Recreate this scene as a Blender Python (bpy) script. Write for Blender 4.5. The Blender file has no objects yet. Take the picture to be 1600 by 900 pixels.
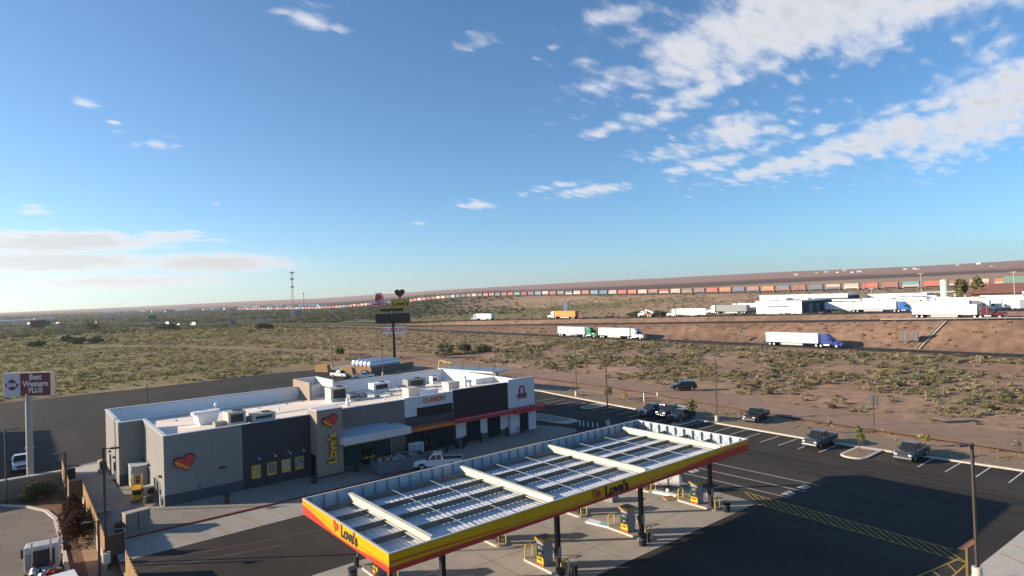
import bpy, bmesh, math, random
import numpy as np
from mathutils import Vector, Matrix
PI = math.pi
rnd = random.Random(7)
sc = bpy.context.scene
COL = sc.collection
H = 20.5                                   # drone height above the forecourt, metres

# ------------------------------------------------------------------ materials
MATS = {}
def mat(name, col, rough=0.8, metal=0.0, var=0.12, scale=1.2, bump=0.0, bscale=12.0, spec=0.4, var2=0.0, scale2=0.08, coat=0.0):
    """Principled surface whose own colour varies with two procedural noises."""
    if name in MATS: return MATS[name]
    if rough >= .8: spec = min(spec, .12)
    m = bpy.data.materials.new(name); m.use_nodes = True
    nt = m.node_tree; N = nt.nodes; L = nt.links
    b = N['Principled BSDF']
    b.inputs['Roughness'].default_value = rough; b.inputs['Metallic'].default_value = metal
    b.inputs['Specular IOR Level'].default_value = spec
    b.inputs['Coat Weight'].default_value = coat
    geo = N.new('ShaderNodeNewGeometry')
    def noise(s, det=5):
        n = N.new('ShaderNodeTexNoise'); n.inputs['Scale'].default_value = s; n.inputs['Detail'].default_value = det
        n.inputs['Roughness'].default_value = 0.62
        L.new(geo.outputs['Position'], n.inputs['Vector']); return n
    base = N.new('ShaderNodeRGB'); base.outputs[0].default_value = (*col, 1)
    out = base.outputs[0]
    for v, s in ((var, scale), (var2, scale2)):
        if v <= 0: continue
        n = noise(s)
        mr = N.new('ShaderNodeMapRange'); mr.inputs['From Min'].default_value = 0.3; mr.inputs['From Max'].default_value = 0.7
        mr.inputs['To Min'].default_value = 1 - v; mr.inputs['To Max'].default_value = 1 + v
        L.new(n.outputs['Fac'], mr.inputs['Value'])
        mx = N.new('ShaderNodeMix'); mx.data_type = 'RGBA'; mx.blend_type = 'MULTIPLY'; mx.inputs['Factor'].default_value = 1
        L.new(out, mx.inputs['A']); L.new(mr.outputs['Result'], mx.inputs['B']); out = mx.outputs['Result']
    L.new(out, b.inputs['Base Color'])
    if bump > 0:
        n = noise(bscale, 6); bp = N.new('ShaderNodeBump'); bp.inputs['Strength'].default_value = bump; bp.inputs['Distance'].default_value = 0.05
        L.new(n.outputs['Fac'], bp.inputs['Height']); L.new(bp.outputs['Normal'], b.inputs['Normal'])
    MATS[name] = m
    return m

def glassmat(name, col, rough=0.08):
    m = mat(name, col, rough=rough, var=0.05, spec=0.4); return m

def attrmat(name, attr, var=0.35, scale=0.7, var2=0.25, scale2=0.05, bump=0.0, bscale=2.0, rough=0.95):
    """Colour from the mesh's own colour attribute (ground or plant species), broken up by noise."""
    m = mat(name, (1, 1, 1), rough=rough, var=var, scale=scale, var2=var2, scale2=scale2, bump=bump, bscale=bscale, spec=0.15)
    nt = m.node_tree
    a = nt.nodes.new('ShaderNodeAttribute'); a.attribute_name = attr
    for n in nt.nodes:
        if n.type == 'RGB':
            for l in list(n.outputs[0].links):
                nt.links.new(a.outputs['Color'], l.to_socket)
    return m

# ------------------------------------------------------------------ mesh helpers
class MB:
    def __init__(s): s.v = []; s.f = []; s.mi = []
    def add(s, vs, fs, mi=0):
        o = len(s.v); s.v += [tuple(p) for p in vs]; s.f += [tuple(i + o for i in f) for f in fs]; s.mi += [mi] * len(fs); return s
    def box(s, x0, x1, y0, y1, z0, z1, mi=0):
        return s.add([(x0,y0,z0),(x1,y0,z0),(x1,y1,z0),(x0,y1,z0),(x0,y0,z1),(x1,y0,z1),(x1,y1,z1),(x0,y1,z1)],
                     [(0,3,2,1),(4,5,6,7),(0,1,5,4),(1,2,6,5),(2,3,7,6),(3,0,4,7)], mi)
    def prism(s, pts, axis, a, b, mi=0):
        n = len(pts)
        def P(p, t): return {'x': (t, p[0], p[1]), 'y': (p[0], t, p[1]), 'z': (p[0], p[1], t)}[axis]
        return s.add([P(p, a) for p in pts] + [P(p, b) for p in pts],
                     [tuple(range(n))[::-1], tuple(range(n, 2*n))] + [(i, (i+1) % n, n + (i+1) % n, n + i) for i in range(n)], mi)
    def loft(s, rings, mi=0, cap=True):
        n = len(rings[0]); vs = [p for r in rings for p in r]; fs = []
        for k in range(len(rings) - 1):
            for i in range(n):
                j = (i + 1) % n; fs.append((k*n+i, k*n+j, (k+1)*n+j, (k+1)*n+i))
        if cap: fs += [tuple(range(n))[::-1], tuple(range((len(rings)-1)*n, len(rings)*n))]
        return s.add(vs, fs, mi)
    def tube(s, p0, p1, r0, r1=None, seg=8, mi=0, cap=True):
        r1 = r0 if r1 is None else r1
        a, b = Vector(p0), Vector(p1); d = (b - a).normalized()
        u = d.cross(Vector((0, 0, 1)) if abs(d.z) < 0.9 else Vector((1, 0, 0))).normalized(); w = d.cross(u)
        ring = lambda c, r: [tuple(c + (u*math.cos(2*PI*i/seg) + w*math.sin(2*PI*i/seg))*r) for i in range(seg)]
        return s.loft([ring(a, r0), ring(b, r1)], mi, cap)
    def path(s, pts, r, seg=7, mi=0):
        for a, b in zip(pts[:-1], pts[1:]): s.tube(a, b, r, r, seg, mi)
        return s
    def sheet(s, pts, z, mi=0):
        return s.add([(p[0], p[1], z) for p in pts], [tuple(range(len(pts)))], mi)
    def obox(s, c, ax, half, mi=0):
        """box with centre c, axis vectors ax, half sizes"""
        c = Vector(c); A = [Vector(a).normalized()*h for a, h in zip(ax, half)]
        vs = [c + A[0]*i + A[1]*j + A[2]*k for k in (-1, 1) for i, j in ((-1,-1),(1,-1),(1,1),(-1,1))]
        return s.add(vs, [(0,3,2,1),(4,5,6,7),(0,1,5,4),(1,2,6,5),(2,3,7,6),(3,0,4,7)], mi)
    def build(s, name, mats, parent=None, off=(0,0,0), bevel=0.0, smooth=False, fixn=True):
        me = bpy.data.meshes.new(name)
        me.from_pydata([(p[0]-off[0], p[1]-off[1], p[2]-off[2]) for p in s.v], [], s.f)
        mats = mats if isinstance(mats, (list, tuple)) else [mats]
        for m in mats: me.materials.append(m)
        me.polygons.foreach_set('material_index', s.mi)
        if fixn or bevel:
            bm = bmesh.new(); bm.from_mesh(me)
            if fixn: bmesh.ops.recalc_face_normals(bm, faces=bm.faces)
            if bevel:
                es = [e for e in bm.edges if len(e.link_faces) == 2 and e.calc_face_angle(0) > 0.6]
                bmesh.ops.bevel(bm, geom=es, offset=bevel, segments=2, affect='EDGES', profile=0.6)
            bm.to_mesh(me); bm.free()
        if smooth: me.polygons.foreach_set('use_smooth', [True]*len(me.polygons))
        me.update()
        o = bpy.data.objects.new(name, me); COL.objects.link(o)
        if parent is not None: o.parent = parent
        return o

def tag(o, label=None, cat=None, group=None, kind=None):
    if label: o['label'] = label
    if cat: o['category'] = cat
    if group: o['group'] = group
    if kind: o['kind'] = kind
    return o
def thing(name, label, cat, loc=(0,0,0), rz=0.0, group=None):
    o = bpy.data.objects.new(name, None); COL.objects.link(o); o.empty_display_size = 0.3
    o.location = loc; o.rotation_euler = (0, 0, rz)
    return tag(o, label, cat, group)
def kids(o): return [c for c in COL.objects if c.parent == o]
CH = {}
def remember(o):                      # children lists looked up once per prototype
    CH[o.name] = [c for c in COL.objects if c.parent == o]
    for c in CH[o.name]: remember(c)
def copy_tree(o, parent=None, swap=None):
    if o.name not in CH: remember(o)
    c = o.copy(); COL.objects.link(c)
    if parent is not None: c.parent = parent
    if swap and o.type == 'MESH':
        for i, m in enumerate(o.data.materials):
            if m and m.name in swap:
                c.material_slots[i].link = 'OBJECT'; c.material_slots[i].material = swap[m.name]
    for ch in CH[o.name]: copy_tree(ch, c, swap)
    return c
def place(o, loc, rz=0.0, label=None, group=None):
    o.location = loc; o.rotation_euler = (0, 0, rz)
    if label: o['label'] = label
    if group: o['group'] = group
    return o

FONTC = {}
def text_mesh(s, size, ext, offset=0.0, shear=0.0, space=1.0, xs=1.0):
    """lettering as a mesh in the XY plane, centred on the origin, +Z towards the reader"""
    k = (s, size, ext, offset, shear, space, xs)
    if k in FONTC: return FONTC[k]
    cu = bpy.data.curves.new('lettering', 'FONT'); cu.body = s; cu.size = size; cu.extrude = ext; cu.offset = offset; cu.shear = shear
    cu.space_character = space; cu.space_line = 0.85; cu.align_x = 'CENTER'; cu.align_y = 'CENTER'; cu.resolution_u = 3
    t = bpy.data.objects.new('lettering', cu); COL.objects.link(t)
    bpy.context.view_layer.update()
    dg = bpy.context.evaluated_depsgraph_get()
    me = bpy.data.meshes.new_from_object(t.evaluated_get(dg))
    bpy.data.objects.remove(t)
    if xs != 1.0: me.transform(Matrix.Diagonal((xs, 1, 1, 1)))
    FONTC[k] = me
    return me
def text(s, size, ext, material, parent, M, name='lettering', **kw):
    me = text_mesh(s, size, ext, **kw).copy(); me.transform(M); me.materials.clear(); me.materials.append(material)
    o = bpy.data.objects.new(name, me); COL.objects.link(o); o.parent = parent
    return o
def frame(o, right, up):
    """4x4 whose X = right, Y = up, Z = right x up, at point o"""
    r = Vector(right).normalized(); u = Vector(up).normalized(); n = r.cross(u)
    return Matrix(((r.x,u.x,n.x,o[0]),(r.y,u.y,n.y,o[1]),(r.z,u.z,n.z,o[2]),(0,0,0,1)))

def smooth(a, b, x):
    t = min(1.0, max(0.0, (x - a)/(b - a))); return t*t*(3 - 2*t)
def lerp(x, xs, ys):
    return float(np.interp(x, xs, ys))

# ------------------------------------------------------------------ terrain height
AZ = [-60, 0, 11.4, 15, 19, 23.6, 28.5, 34, 39, 45, 51, 57, 63, 68.4, 73.6, 83, 91, 100, 140]
EL = [1.3, 1.32, 1.32, 1.27, 1.22, 1.27, 1.23, 1.12, 1.06, 1.01, .89, .76, .54, .34, .27, .09, -.02, -.05, -.05]
RR = [600, 900, 1300, 1900, 2700, 3700, 5200]
def zR2(y): return min(10.6, max(2.0, 10.6 - .0235*y))
def zR3(y): return min(12.0, max(2.5, 12.0 - .0215*y))
def height(x, y):
    base = max(2.0*smooth(92, 182, x), 2.0*smooth(230, 520, y))
    if -900 < y and x > 40:
        a, c = zR2(y), zR3(y)
        lot = min(9.0, max(c - 1.2, 2.5)) if y > -40 else 9.0
        xs = [92, 180, 191, 204, 217, 221, 226, 240, 249, 300, 420, 560, 600, 680]
        zr = 13.6 + 1.0*smooth(900, 100, y)
        zs = [0, 2.0, 2.0, a, a, min(a, c) - .35, c, c, lot, lot, lot + .35*(zr - lot), zr, zr, zr - .2]
        w = smooth(1500, 900, y)
        h = max(base, lerp(x, xs, zs)) if x < 185 else lerp(x, xs, zs)
        h = h*w + base*(1 - w)
    else: h = base
    r = math.hypot(x, y)
    if r > 600:
        az = math.degrees(math.atan2(y, x))
        e = lerp(az, AZ, EL) if -60 <= az <= 140 else -.05
        lo = -.62
        k = lerp(r, RR, [lo, -.22, .08, .34, .60, .86, 1.0])
        el = e*k if k > 0 and e > 0 else (k*0.55 if k < 0 else e*max(k, 0))
        el2 = lerp(r, RR, [-1.65, -1.15, -.80, -.52, -.33, -.12, max(e, -.02)])
        wl = smooth(54, 70, az) if az > -60 else 1.0
        el = el*(1 - wl) + el2*wl
        hh = H + min(r, 5200)*math.tan(math.radians(el))
        t = smooth(600, 900, r)
        nz = 3.0*math.sin(x*.0021 + 1.3*math.sin(y*.0013))*smooth(900, 2500, r)*smooth(.1, .3, e)
        h = h*(1 - t) + (hh + nz)*t
    return h

# ------------------------------------------------------------------ world: sky, clouds, sun
SUN_AZ, SUN_EL = math.radians(-38.7), math.radians(15.8)     # direction the light travels (in plan), elevation
CAMR = None
def cam_axes():
    yaw, pitch, roll = 0.8913433787724357, 0.011873809436328264, -0.03370265821406606
    f = Vector((math.cos(yaw), math.sin(yaw), 0)); r = Vector((math.sin(yaw), -math.cos(yaw), 0)); u = Vector((0, 0, 1))
    f2 = f*math.cos(pitch) + u*math.sin(pitch); u2 = u*math.cos(pitch) - f*math.sin(pitch)
    return r*math.cos(roll) + u2*math.sin(roll), u2*math.cos(roll) - r*math.sin(roll), f2
def make_camera():
    r, u, f = cam_axes()
    cd = bpy.data.cameras.new('camera'); cd.sensor_width = 36; cd.lens = 965.25/1600*36; cd.clip_start = 0.3; cd.clip_end = 60000
    o = bpy.data.objects.new('camera', cd); COL.objects.link(o)
    o.matrix_world = Matrix(((r.x,u.x,-f.x,0),(r.y,u.y,-f.y,0),(r.z,u.z,-f.z,H),(0,0,0,1)))
    sc.camera = o
make_camera()

HAZE_D = 7.5e-5
SKY_STRENGTH, SUN_STRENGTH, EXPOSURE = 0.102, 5.0, 1.0
def azel(a, e):
    a, e = math.radians(a), math.radians(e); return Vector((math.cos(e)*math.cos(a), math.cos(e)*math.sin(a), math.sin(e)))
def make_world():
    w = bpy.data.worlds.new('World'); sc.world = w; w.use_nodes = True
    nt = w.node_tree; N = nt.nodes; L = nt.links
    bg = N['Background']; bg.inputs['Strength'].default_value = SKY_STRENGTH
    sky = N.new('ShaderNodeTexSky'); sky.sky_type = 'NISHITA'; sky.sun_disc = False
    sky.sun_elevation = SUN_EL
    sdir = -Vector((math.cos(SUN_AZ), math.sin(SUN_AZ), 0))
    sky.sun_rotation = math.atan2(sdir.x, sdir.y)
    sky.altitude = 1500; sky.air_density = 1.0; sky.dust_density = SKY_DUST; sky.ozone_density = SKY_OZONE
    tc = N.new('ShaderNodeTexCoord'); d = tc.outputs['Generated']
    def math_(op, a, b=None, c=None, clamp=False):
        n = N.new('ShaderNodeMath'); n.operation = op; n.use_clamp = clamp
        for i, v in enumerate((a, b, c)):
            if v is None: continue
            if isinstance(v, (int, float)): n.inputs[i].default_value = v
            else: L.new(v, n.inputs[i])
        return n.outputs[0]
    def dot(v):
        n = N.new('ShaderNodeVectorMath'); n.operation = 'DOT_PRODUCT'; L.new(d, n.inputs[0]); n.inputs[1].default_value = v; return n.outputs['Value']
    sep = N.new('ShaderNodeSeparateXYZ'); L.new(d, sep.inputs[0])
    z = math_('MAXIMUM', sep.outputs['Z'], 0.0)
    zz = math_('ADD', z, 0.10)
    px = math_('DIVIDE', sep.outputs['X'], zz); py = math_('DIVIDE', sep.outputs['Y'], zz)
    # cloud layer coordinates: stretched along the streak direction of the high cloud bands
    st = math.radians(CL_ANG)
    a = math_('ADD', math_('MULTIPLY', px, math.cos(st)*.5), math_('MULTIPLY', py, math.sin(st)*.5))
    b = math_('ADD', math_('MULTIPLY', px, -math.sin(st)), math_('MULTIPLY', py, math.cos(st)))
    cb = N.new('ShaderNodeCombineXYZ'); L.new(a, cb.inputs[0]); L.new(b, cb.inputs[1])
    def noise(scale, det, rough, src, off=0):
        n = N.new('ShaderNodeTexNoise'); n.inputs['Scale'].default_value = scale; n.inputs['Detail'].default_value = det; n.inputs['Roughness'].default_value = rough
        mp = N.new('ShaderNodeMapping'); mp.inputs['Location'].default_value = (off, off*.7, off*.3); L.new(src, mp.inputs[0]); L.new(mp.outputs[0], n.inputs['Vector'])
        return n.outputs['Fac']
    n1 = noise(10, 8, .62, cb.outputs[0]); n2 = noise(3.4, 3, .5, cb.outputs[0], 5.1)
    nf = noise(34, 5, .62, cb.outputs[0], 2.2)
    wv = N.new('ShaderNodeVectorMath'); wv.operation = 'SCALE'; wn = N.new('ShaderNodeTexNoise'); wn.inputs['Scale'].default_value = 12; wn.inputs['Detail'].default_value = 4
    L.new(cb.outputs[0], wn.inputs['Vector']); L.new(wn.outputs['Color'], wv.inputs[0]); wv.inputs['Scale'].default_value = .10
    wa = N.new('ShaderNodeVectorMath'); wa.operation = 'ADD'; L.new(cb.outputs[0], wa.inputs[0]); L.new(wv.outputs[0], wa.inputs[1])
    vo = N.new('ShaderNodeTexVoronoi'); vo.feature = 'SMOOTH_F1'; vo.inputs['Scale'].default_value = 14; vo.inputs['Smoothness'].default_value = .6; L.new(wa.outputs[0], vo.inputs['Vector'])
    puff = math_('SUBTRACT', .42, vo.outputs['Distance'])
    mask = None
    for (az, el, wa, we, rot, gain) in CLOUDS:
        c = azel(az, el); right = Vector((c.y, -c.x, 0)).normalized(); up = right.cross(c)
        rr = math.radians(rot); r2 = right*math.cos(rr) + up*math.sin(rr); u2 = -right*math.sin(rr) + up*math.cos(rr)
        s = math_('MULTIPLY', dot(r2), 1/math.radians(wa)); t = math_('MULTIPLY', dot(u2), 1/math.radians(we))
        q = math_('ADD', math_('MULTIPLY', s, s), math_('MULTIPLY', t, t))
        e = math_('MULTIPLY', math_('EXPONENT', math_('MULTIPLY', q, -1.0)), gain)
        e = math_('MULTIPLY', e, math_('GREATER_THAN', dot(c), 0.3))
        mask = e if mask is None else math_('MAXIMUM', mask, e)
    nn = math_('ADD', math_('MULTIPLY', n1, .52), math_('ADD', math_('MULTIPLY', n2, .33), math_('MULTIPLY', nf, .20)))
    dens = math_('ADD', math_('MULTIPLY', puff, 1.0), math_('ADD', mask, math_('MULTIPLY', math_('SUBTRACT', nn, .5), 3.2)))
    mr = N.new('ShaderNodeMapRange'); mr.interpolation_type = 'SMOOTHSTEP'; L.new(dens, mr.inputs['Value'])
    mr.inputs['From Min'].default_value = .28; mr.inputs['From Max'].default_value = 1.45
    cov = math_('MULTIPLY', mr.outputs['Result'], math_('MULTIPLY', math_('GREATER_THAN', mask, 0.04), CL_OPAC))
    # thin edges stay bright, thick middles a little greyer
    shade = N.new('ShaderNodeMapRange'); L.new(dens, shade.inputs['Value'])
    shade.inputs['From Min'].default_value = .8; shade.inputs['From Max'].default_value = 1.9; shade.inputs['To Min'].default_value = 1.0; shade.inputs['To Max'].default_value = .74
    cc = N.new('ShaderNodeMix'); cc.data_type = 'RGBA'; cc.blend_type = 'MULTIPLY'; cc.inputs['Factor'].default_value = 1
    cc.inputs['A'].default_value = (*[v/SKY_STRENGTH for v in CL_COL], 1); L.new(shade.outputs['Result'], cc.inputs['B'])
    mx = N.new('ShaderNodeMix'); mx.data_type = 'RGBA'; L.new(cov, mx.inputs['Factor'])
    tn = N.new('ShaderNodeMix'); tn.data_type = 'RGBA'; tn.blend_type = 'MULTIPLY'; tn.inputs['Factor'].default_value = 1; tn.inputs['B'].default_value = (.95,1.03,.94,1); L.new(sky.outputs[0], tn.inputs['A'])
    L.new(tn.outputs['Result'], mx.inputs['A']); L.new(cc.outputs['Result'], mx.inputs['B'])
    L.new(mx.outputs['Result'], bg.inputs['Color'])
    sl = bpy.data.lights.new('sun', 'SUN'); sl.energy = SUN_STRENGTH; sl.angle = math.radians(.5); sl.color = (1.0, .83, .63)
    so = bpy.data.objects.new('sun', sl); COL.objects.link(so)
    dv = Vector((math.cos(SUN_AZ)*math.cos(SUN_EL), math.sin(SUN_AZ)*math.cos(SUN_EL), -math.sin(SUN_EL)))
    so.rotation_euler = dv.to_track_quat('-Z', 'Y').to_euler()
    so.location = (0, 0, 100)
SKY_DUST, SKY_OZONE, CL_ANG, CL_OPAC, CL_COL = 0.8, 5.6, 10.0, .90, (.47,.468,.485)
CLOUDS = []                       # filled below: (azimuth, elevation, half widths in degrees, tilt, strength)
sc.view_settings.view_transform = 'Standard'; sc.view_settings.look = 'None'; sc.view_settings.gamma = 1.0
sc.view_settings.exposure = EXPOSURE
CLOUDS += [(25.0,21.3,13.5,3.6,7,1.5),(15.5,20.6,9,2.2,6,1.3),(33.5,19.6,5.0,2.8,4,1.25),(39,19.0,4.5,1.3,4,.85),(33.0,17.2,5.4,.95,9,1.1),(37,15.4,4.4,1.15,12,1.0),(42.3,14.5,2.2,.75,8,.95),
 (12.0,12.6,8.5,2.7,12,1.5),(20.5,11.2,8.5,1.5,9,1.4),(27,10.2,6.5,.9,9,1.2),(30.4,13.4,5.4,1.8,4,1.05),(33,10.8,4.6,.9,8,1.0),(36.5,12.2,3.2,1.0,4,.8),(24,12.6,6,.7,7,.9),(43.3,20.4,2.6,.7,4,.8),(44,18.5,2.6,.8,4,.75),(41,24,3.4,1.0,0,.85),
 (68.5,23.4,2.0,.95,0,.95),(66,23.2,1.6,.5,-10,.75),(71,24,1.2,.4,0,.7),(53.3,22.2,1.5,.75,0,.74),(46.5,21.8,.8,.4,0,.6),(80.6,13.1,1.2,.5,0,.95),(79.2,13.0,.9,.36,0,.92),(83.4,13.6,.8,.35,0,.85),(83.6,14.3,.5,.3,0,.8),(82.2,12.8,.6,.25,0,.8),(85.5,15.5,1.0,.45,0,.8),(88.6,7.4,1.1,.4,0,.95),(76.5,8.4,.4,.2,0,.8),
 (87,5.1,6.8,.85,1,2.3),(79.9,5.8,3.0,.5,2,1.35),(76.8,5.4,2.0,.3,0,.85),(87.5,3.6,7.5,.8,1,2.2),(76.5,3.5,5.8,.8,-1,2.2),(83.5,2.1,8,.6,0,1.8),(90,1.2,9,.45,0,.8),
 (54.1,8.4,2.4,.5,2,1.05),(49.1,9.4,1.4,.36,3,.98),(42.5,9.4,4.1,.6,3,1.1),(46,9.9,2.6,.36,5,.85),(60,6.9,.9,.25,0,.75)]
make_world()

# ------------------------------------------------------------------ ground
def vnoise(x, y):
    return .5 + .25*(math.sin(x/11+1.3*math.sin(y/17)) + math.sin(y/9+1.9*math.sin(x/23)))
def build_terrain():
    xs = sorted(set([-9000,-6000,-4000,-2500,-1700,-1200,-850,-600,-420,-300,-220,-160,-120,-90,-60,-30,0,30,60,80]
        + [86+3*i for i in range(32)] + [180,185.5,191,195,200,204,210,217,221,226,233,240,249]
        + list(range(260,440,14)) + list(range(440,680,20)) + [700+50*i for i in range(12)] + [1300,1400,1520,1650,1800,1950,2120,2300,2500,2700,2900,3150,3400,3700,4000,4300,4600,4900,5200,5600,6200,7500,9000]))
    ys = sorted(set([-9000,-5000,-3000,-2000,-1300,-900,-600,-400,-300,-220,-160,-120,-90] + list(range(-70,200,6)) + list(range(200,420,9)) + list(range(420,760,20)) + [780+45*i for i in range(14)]
        + [1420,1520,1650,1800,1950,2120,2300,2500,2700,2950,3200,3500,3800,4100,4400,4700,5000,5300,5700,6200,7500,9000]))
    nx, ny = len(xs), len(ys)
    vs, cols = [], []
    red, field, olive, dark, tan, far, brown = (.315,.20,.132), (.205,.175,.075), (.20,.165,.075), (.065,.068,.044), (.40,.27,.165), (.37,.215,.155), (.14,.078,.056)
    mixc = lambda a, b, t: tuple(p*(1-t)+q*t for p, q in zip(a, b))
    for y in ys:
        for x in xs:
            z = height(x, y)
            if -70 <= x <= 84.5 and -75 <= y <= 183: z = -1.35 if x < 5.6 and y < 93.2 else -.25
            z += 0.0 if (x < 92 and y < 190) else rnd.uniform(-.12,.12)*(1 if not (203 < x < 250 or 176 < x < 194) else 0)
            vs.append((x, y, z))
            r = math.hypot(x, y); az = math.degrees(math.atan2(y, x))
            c = red
            if y > 183 and x < 190: c = mixc(red, field, min(1, .35 + smooth(110, 20, x)*.65))
            elif 100 < x < 180: c = mixc(red, (.25,.19,.115), .5*smooth(.3,.7,vnoise(x,y)))
            if 190.5 < x < 218: c = (.215,.135,.093)
            if 226 < x < 300: c = mixc(red, tan, .5)
            if x >= 240: c = mixc(tan, red, .35)
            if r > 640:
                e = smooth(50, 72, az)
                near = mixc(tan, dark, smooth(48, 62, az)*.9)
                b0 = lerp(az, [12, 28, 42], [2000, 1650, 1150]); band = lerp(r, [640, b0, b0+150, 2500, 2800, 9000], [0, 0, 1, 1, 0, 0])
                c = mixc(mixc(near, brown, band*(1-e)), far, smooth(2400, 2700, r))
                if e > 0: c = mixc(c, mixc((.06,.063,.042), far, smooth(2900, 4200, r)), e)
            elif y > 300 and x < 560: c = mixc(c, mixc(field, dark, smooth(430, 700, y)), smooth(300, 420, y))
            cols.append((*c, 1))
    fs = [(j*nx+i, j*nx+i+1, (j+1)*nx+i+1, (j+1)*nx+i) for j in range(ny-1) for i in range(nx-1)]
    me = bpy.data.meshes.new('ground'); me.from_pydata(vs, [], fs)
    at = me.color_attributes.new('zone', 'FLOAT_COLOR', 'POINT'); at.data.foreach_set('color', np.array(cols, dtype=np.float32).ravel())
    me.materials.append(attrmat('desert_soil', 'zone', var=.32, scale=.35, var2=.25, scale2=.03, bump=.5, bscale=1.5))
    me.polygons.foreach_set('use_smooth', [True]*len(me.polygons))
    o = bpy.data.objects.new('ground', me); COL.objects.link(o); tag(o, kind='structure')
build_terrain()

asphalt = mat('asphalt', (.043,.038,.0335), rough=.88, var=.10, scale=.5, var2=.16, scale2=.06, bump=.15, bscale=40, spec=.25)
def dusty(m, col, lo=.52, hi=.78, amt=.75):
    """pale dust blown over the surface, worn into long patches along the driving direction"""
    nt = m.node_tree; N = nt.nodes; L = nt.links; b = N['Principled BSDF']; src = b.inputs['Base Color'].links[0].from_socket
    g = N.new('ShaderNodeNewGeometry'); mp = N.new('ShaderNodeMapping'); mp.inputs['Scale'].default_value = (.16, .045, 1); L.new(g.outputs['Position'], mp.inputs[0])
    n = N.new('ShaderNodeTexNoise'); n.inputs['Scale'].default_value = 1; n.inputs['Detail'].default_value = 7; n.inputs['Roughness'].default_value = .65; L.new(mp.outputs[0], n.inputs['Vector'])
    mr = N.new('ShaderNodeMapRange'); mr.inputs['From Min'].default_value = lo; mr.inputs['From Max'].default_value = hi; mr.inputs['To Max'].default_value = amt; L.new(n.outputs['Fac'], mr.inputs['Value'])
    mx = N.new('ShaderNodeMix'); mx.data_type = 'RGBA'; L.new(mr.outputs['Result'], mx.inputs['Factor']); L.new(src, mx.inputs['A']); mx.inputs['B'].default_value = (*col, 1); L.new(mx.outputs['Result'], b.inputs['Base Color'])
dusty(asphalt, (.10,.080,.064), .46, .80)
asphalt_old = mat('worn_asphalt', (.20,.168,.14), rough=.9, var=.14, scale=.6, var2=.15, scale2=.12, bump=.2, bscale=25)
road_m = mat('road_asphalt', (.045,.040,.036), rough=.9, var=.12, scale=.3)
conc = mat('concrete', (.36,.325,.285), rough=.9, var=.08, scale=.9, var2=.10, scale2=.12, bump=.1, bscale=20)
dusty(conc, (.22,.19,.16), .46, .72, .75)
conc_lt = mat('pale_concrete', (.50,.46,.40), rough=.9, var=.08, scale=1.2)
conc_dk = mat('grey_concrete', (.27,.24,.205), rough=.9, var=.10, scale=.7, var2=.12, scale2=.12)
dirt_m = mat('dirt_track', (.285,.19,.135), rough=.95, var=.14, scale=.5, var2=.1, scale2=.05, bump=.2, bscale=4)
paint_w = mat('white_paint', (.62,.60,.57), rough=.8, var=.18, scale=3)
paint_y = mat('yellow_paint', (.40,.28,.06), rough=.8, var=.22, scale=3)
paint_r = mat('red_paint', (.28,.05,.035), rough=.8, var=.2, scale=3)
mulch = mat('mulch', (.17,.10,.065), rough=.95, var=.35, scale=3, bump=.6, bscale=9)
turfdirt = mat('verge_soil', (.25,.19,.125), rough=.95, var=.3, scale=1.5, bump=.5, bscale=6)

def S(name, pts, z, m, kind='structure'):
    return tag(MB().sheet(pts, z).build(name, m, fixn=False), kind=kind)
def strip(mb, a, b, w, z):
    a, b = Vector((*a, 0)), Vector((*b, 0)); n = (b - a).normalized().cross(Vector((0, 0, 1)))*w/2
    return mb.sheet([(a+n)[:2], (b+n)[:2], (b-n)[:2], (a-n)[:2]][::-1], z)
def slab(name, pts, z0, z1, m): return tag(MB().prism(pts, 'z', z0, z1).build(name, m), kind='structure')

# forecourt and rear asphalt: one sheet, its east edge at the kerb
S('car_park', [(6.2,-60),(83.0,-60),(82.9,22),(82.1,30),(81.8,40),(82.6,55),(83.3,70),(85.6,94),(86.2,98),(84,118),(78,150),(75.5,170),(71,183.5),(60,186),(29,182.3),(-2.8,182.3),(-65,182),(-65,94),(3.8,94),(3.8,99),(6.2,99)], 0.0, asphalt)
# concrete: forecourt pad, shopfront walk, service lane, strip of parking in front of the shop
S('fuel_pad', [(17.0,31.55),(54.7,31.65),(55.2,46.1),(17.0,46.1)], .006, conc)
def pad_joints():
    mb = MB()
    for x in (20.8,24.6,28.4,32.2,36,39.8,43.6,47.4,51.2): strip(mb, (x,31.7),(x,46), .05, .010)
    for y in (35.2,38.8,42.4): strip(mb, (17.1,y),(54.8,y), .05, .0105)
    tag(mb.build('pad_joints', mat('joint_sealant',(.16,.145,.13)), fixn=False), kind='structure')
pad_joints()
S('parking_strip', [(6.3,59.4),(57.5,60.2),(57.5,65.0),(6.3,65.0)], .006, conc)
tag(MB().prism([(7.0,65.05),(62.0,65.25),(64.6,65.8),(65.4,67),(65.0,70),(63.2,73.5),(62.6,97.6),(11.4,97.6),(11.4,72.2),(7.0,70)],'z',-.2,.12).build('shop_pavement', conc_dk, bevel=.02), kind='structure')
S('service_lane', [(5.7,65.2),(7.0,65.2),(7.0,70),(11.4,72.2),(11.4,84),(8.9,84.2),(8.9,98.2),(8.9,101),(4.6,99.2),(4.6,84),(5.7,82)], .006, conc_dk)
S('lane_apron', [(4.2,96.2),(9.0,92.5),(9.0,99.5),(4.2,98.6)], .011, conc_lt)
mb = MB(); mb.box(7.0,40.5,64.86,65.06,-.1,.125); tag(mb.build('red_kerb', paint_r), kind='structure')
mb = MB(); mb.box(40.5,57.2,64.88,65.08,-.1,.127); tag(mb.build('yellow_kerb', paint_y), kind='structure')
mb = MB()
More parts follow.
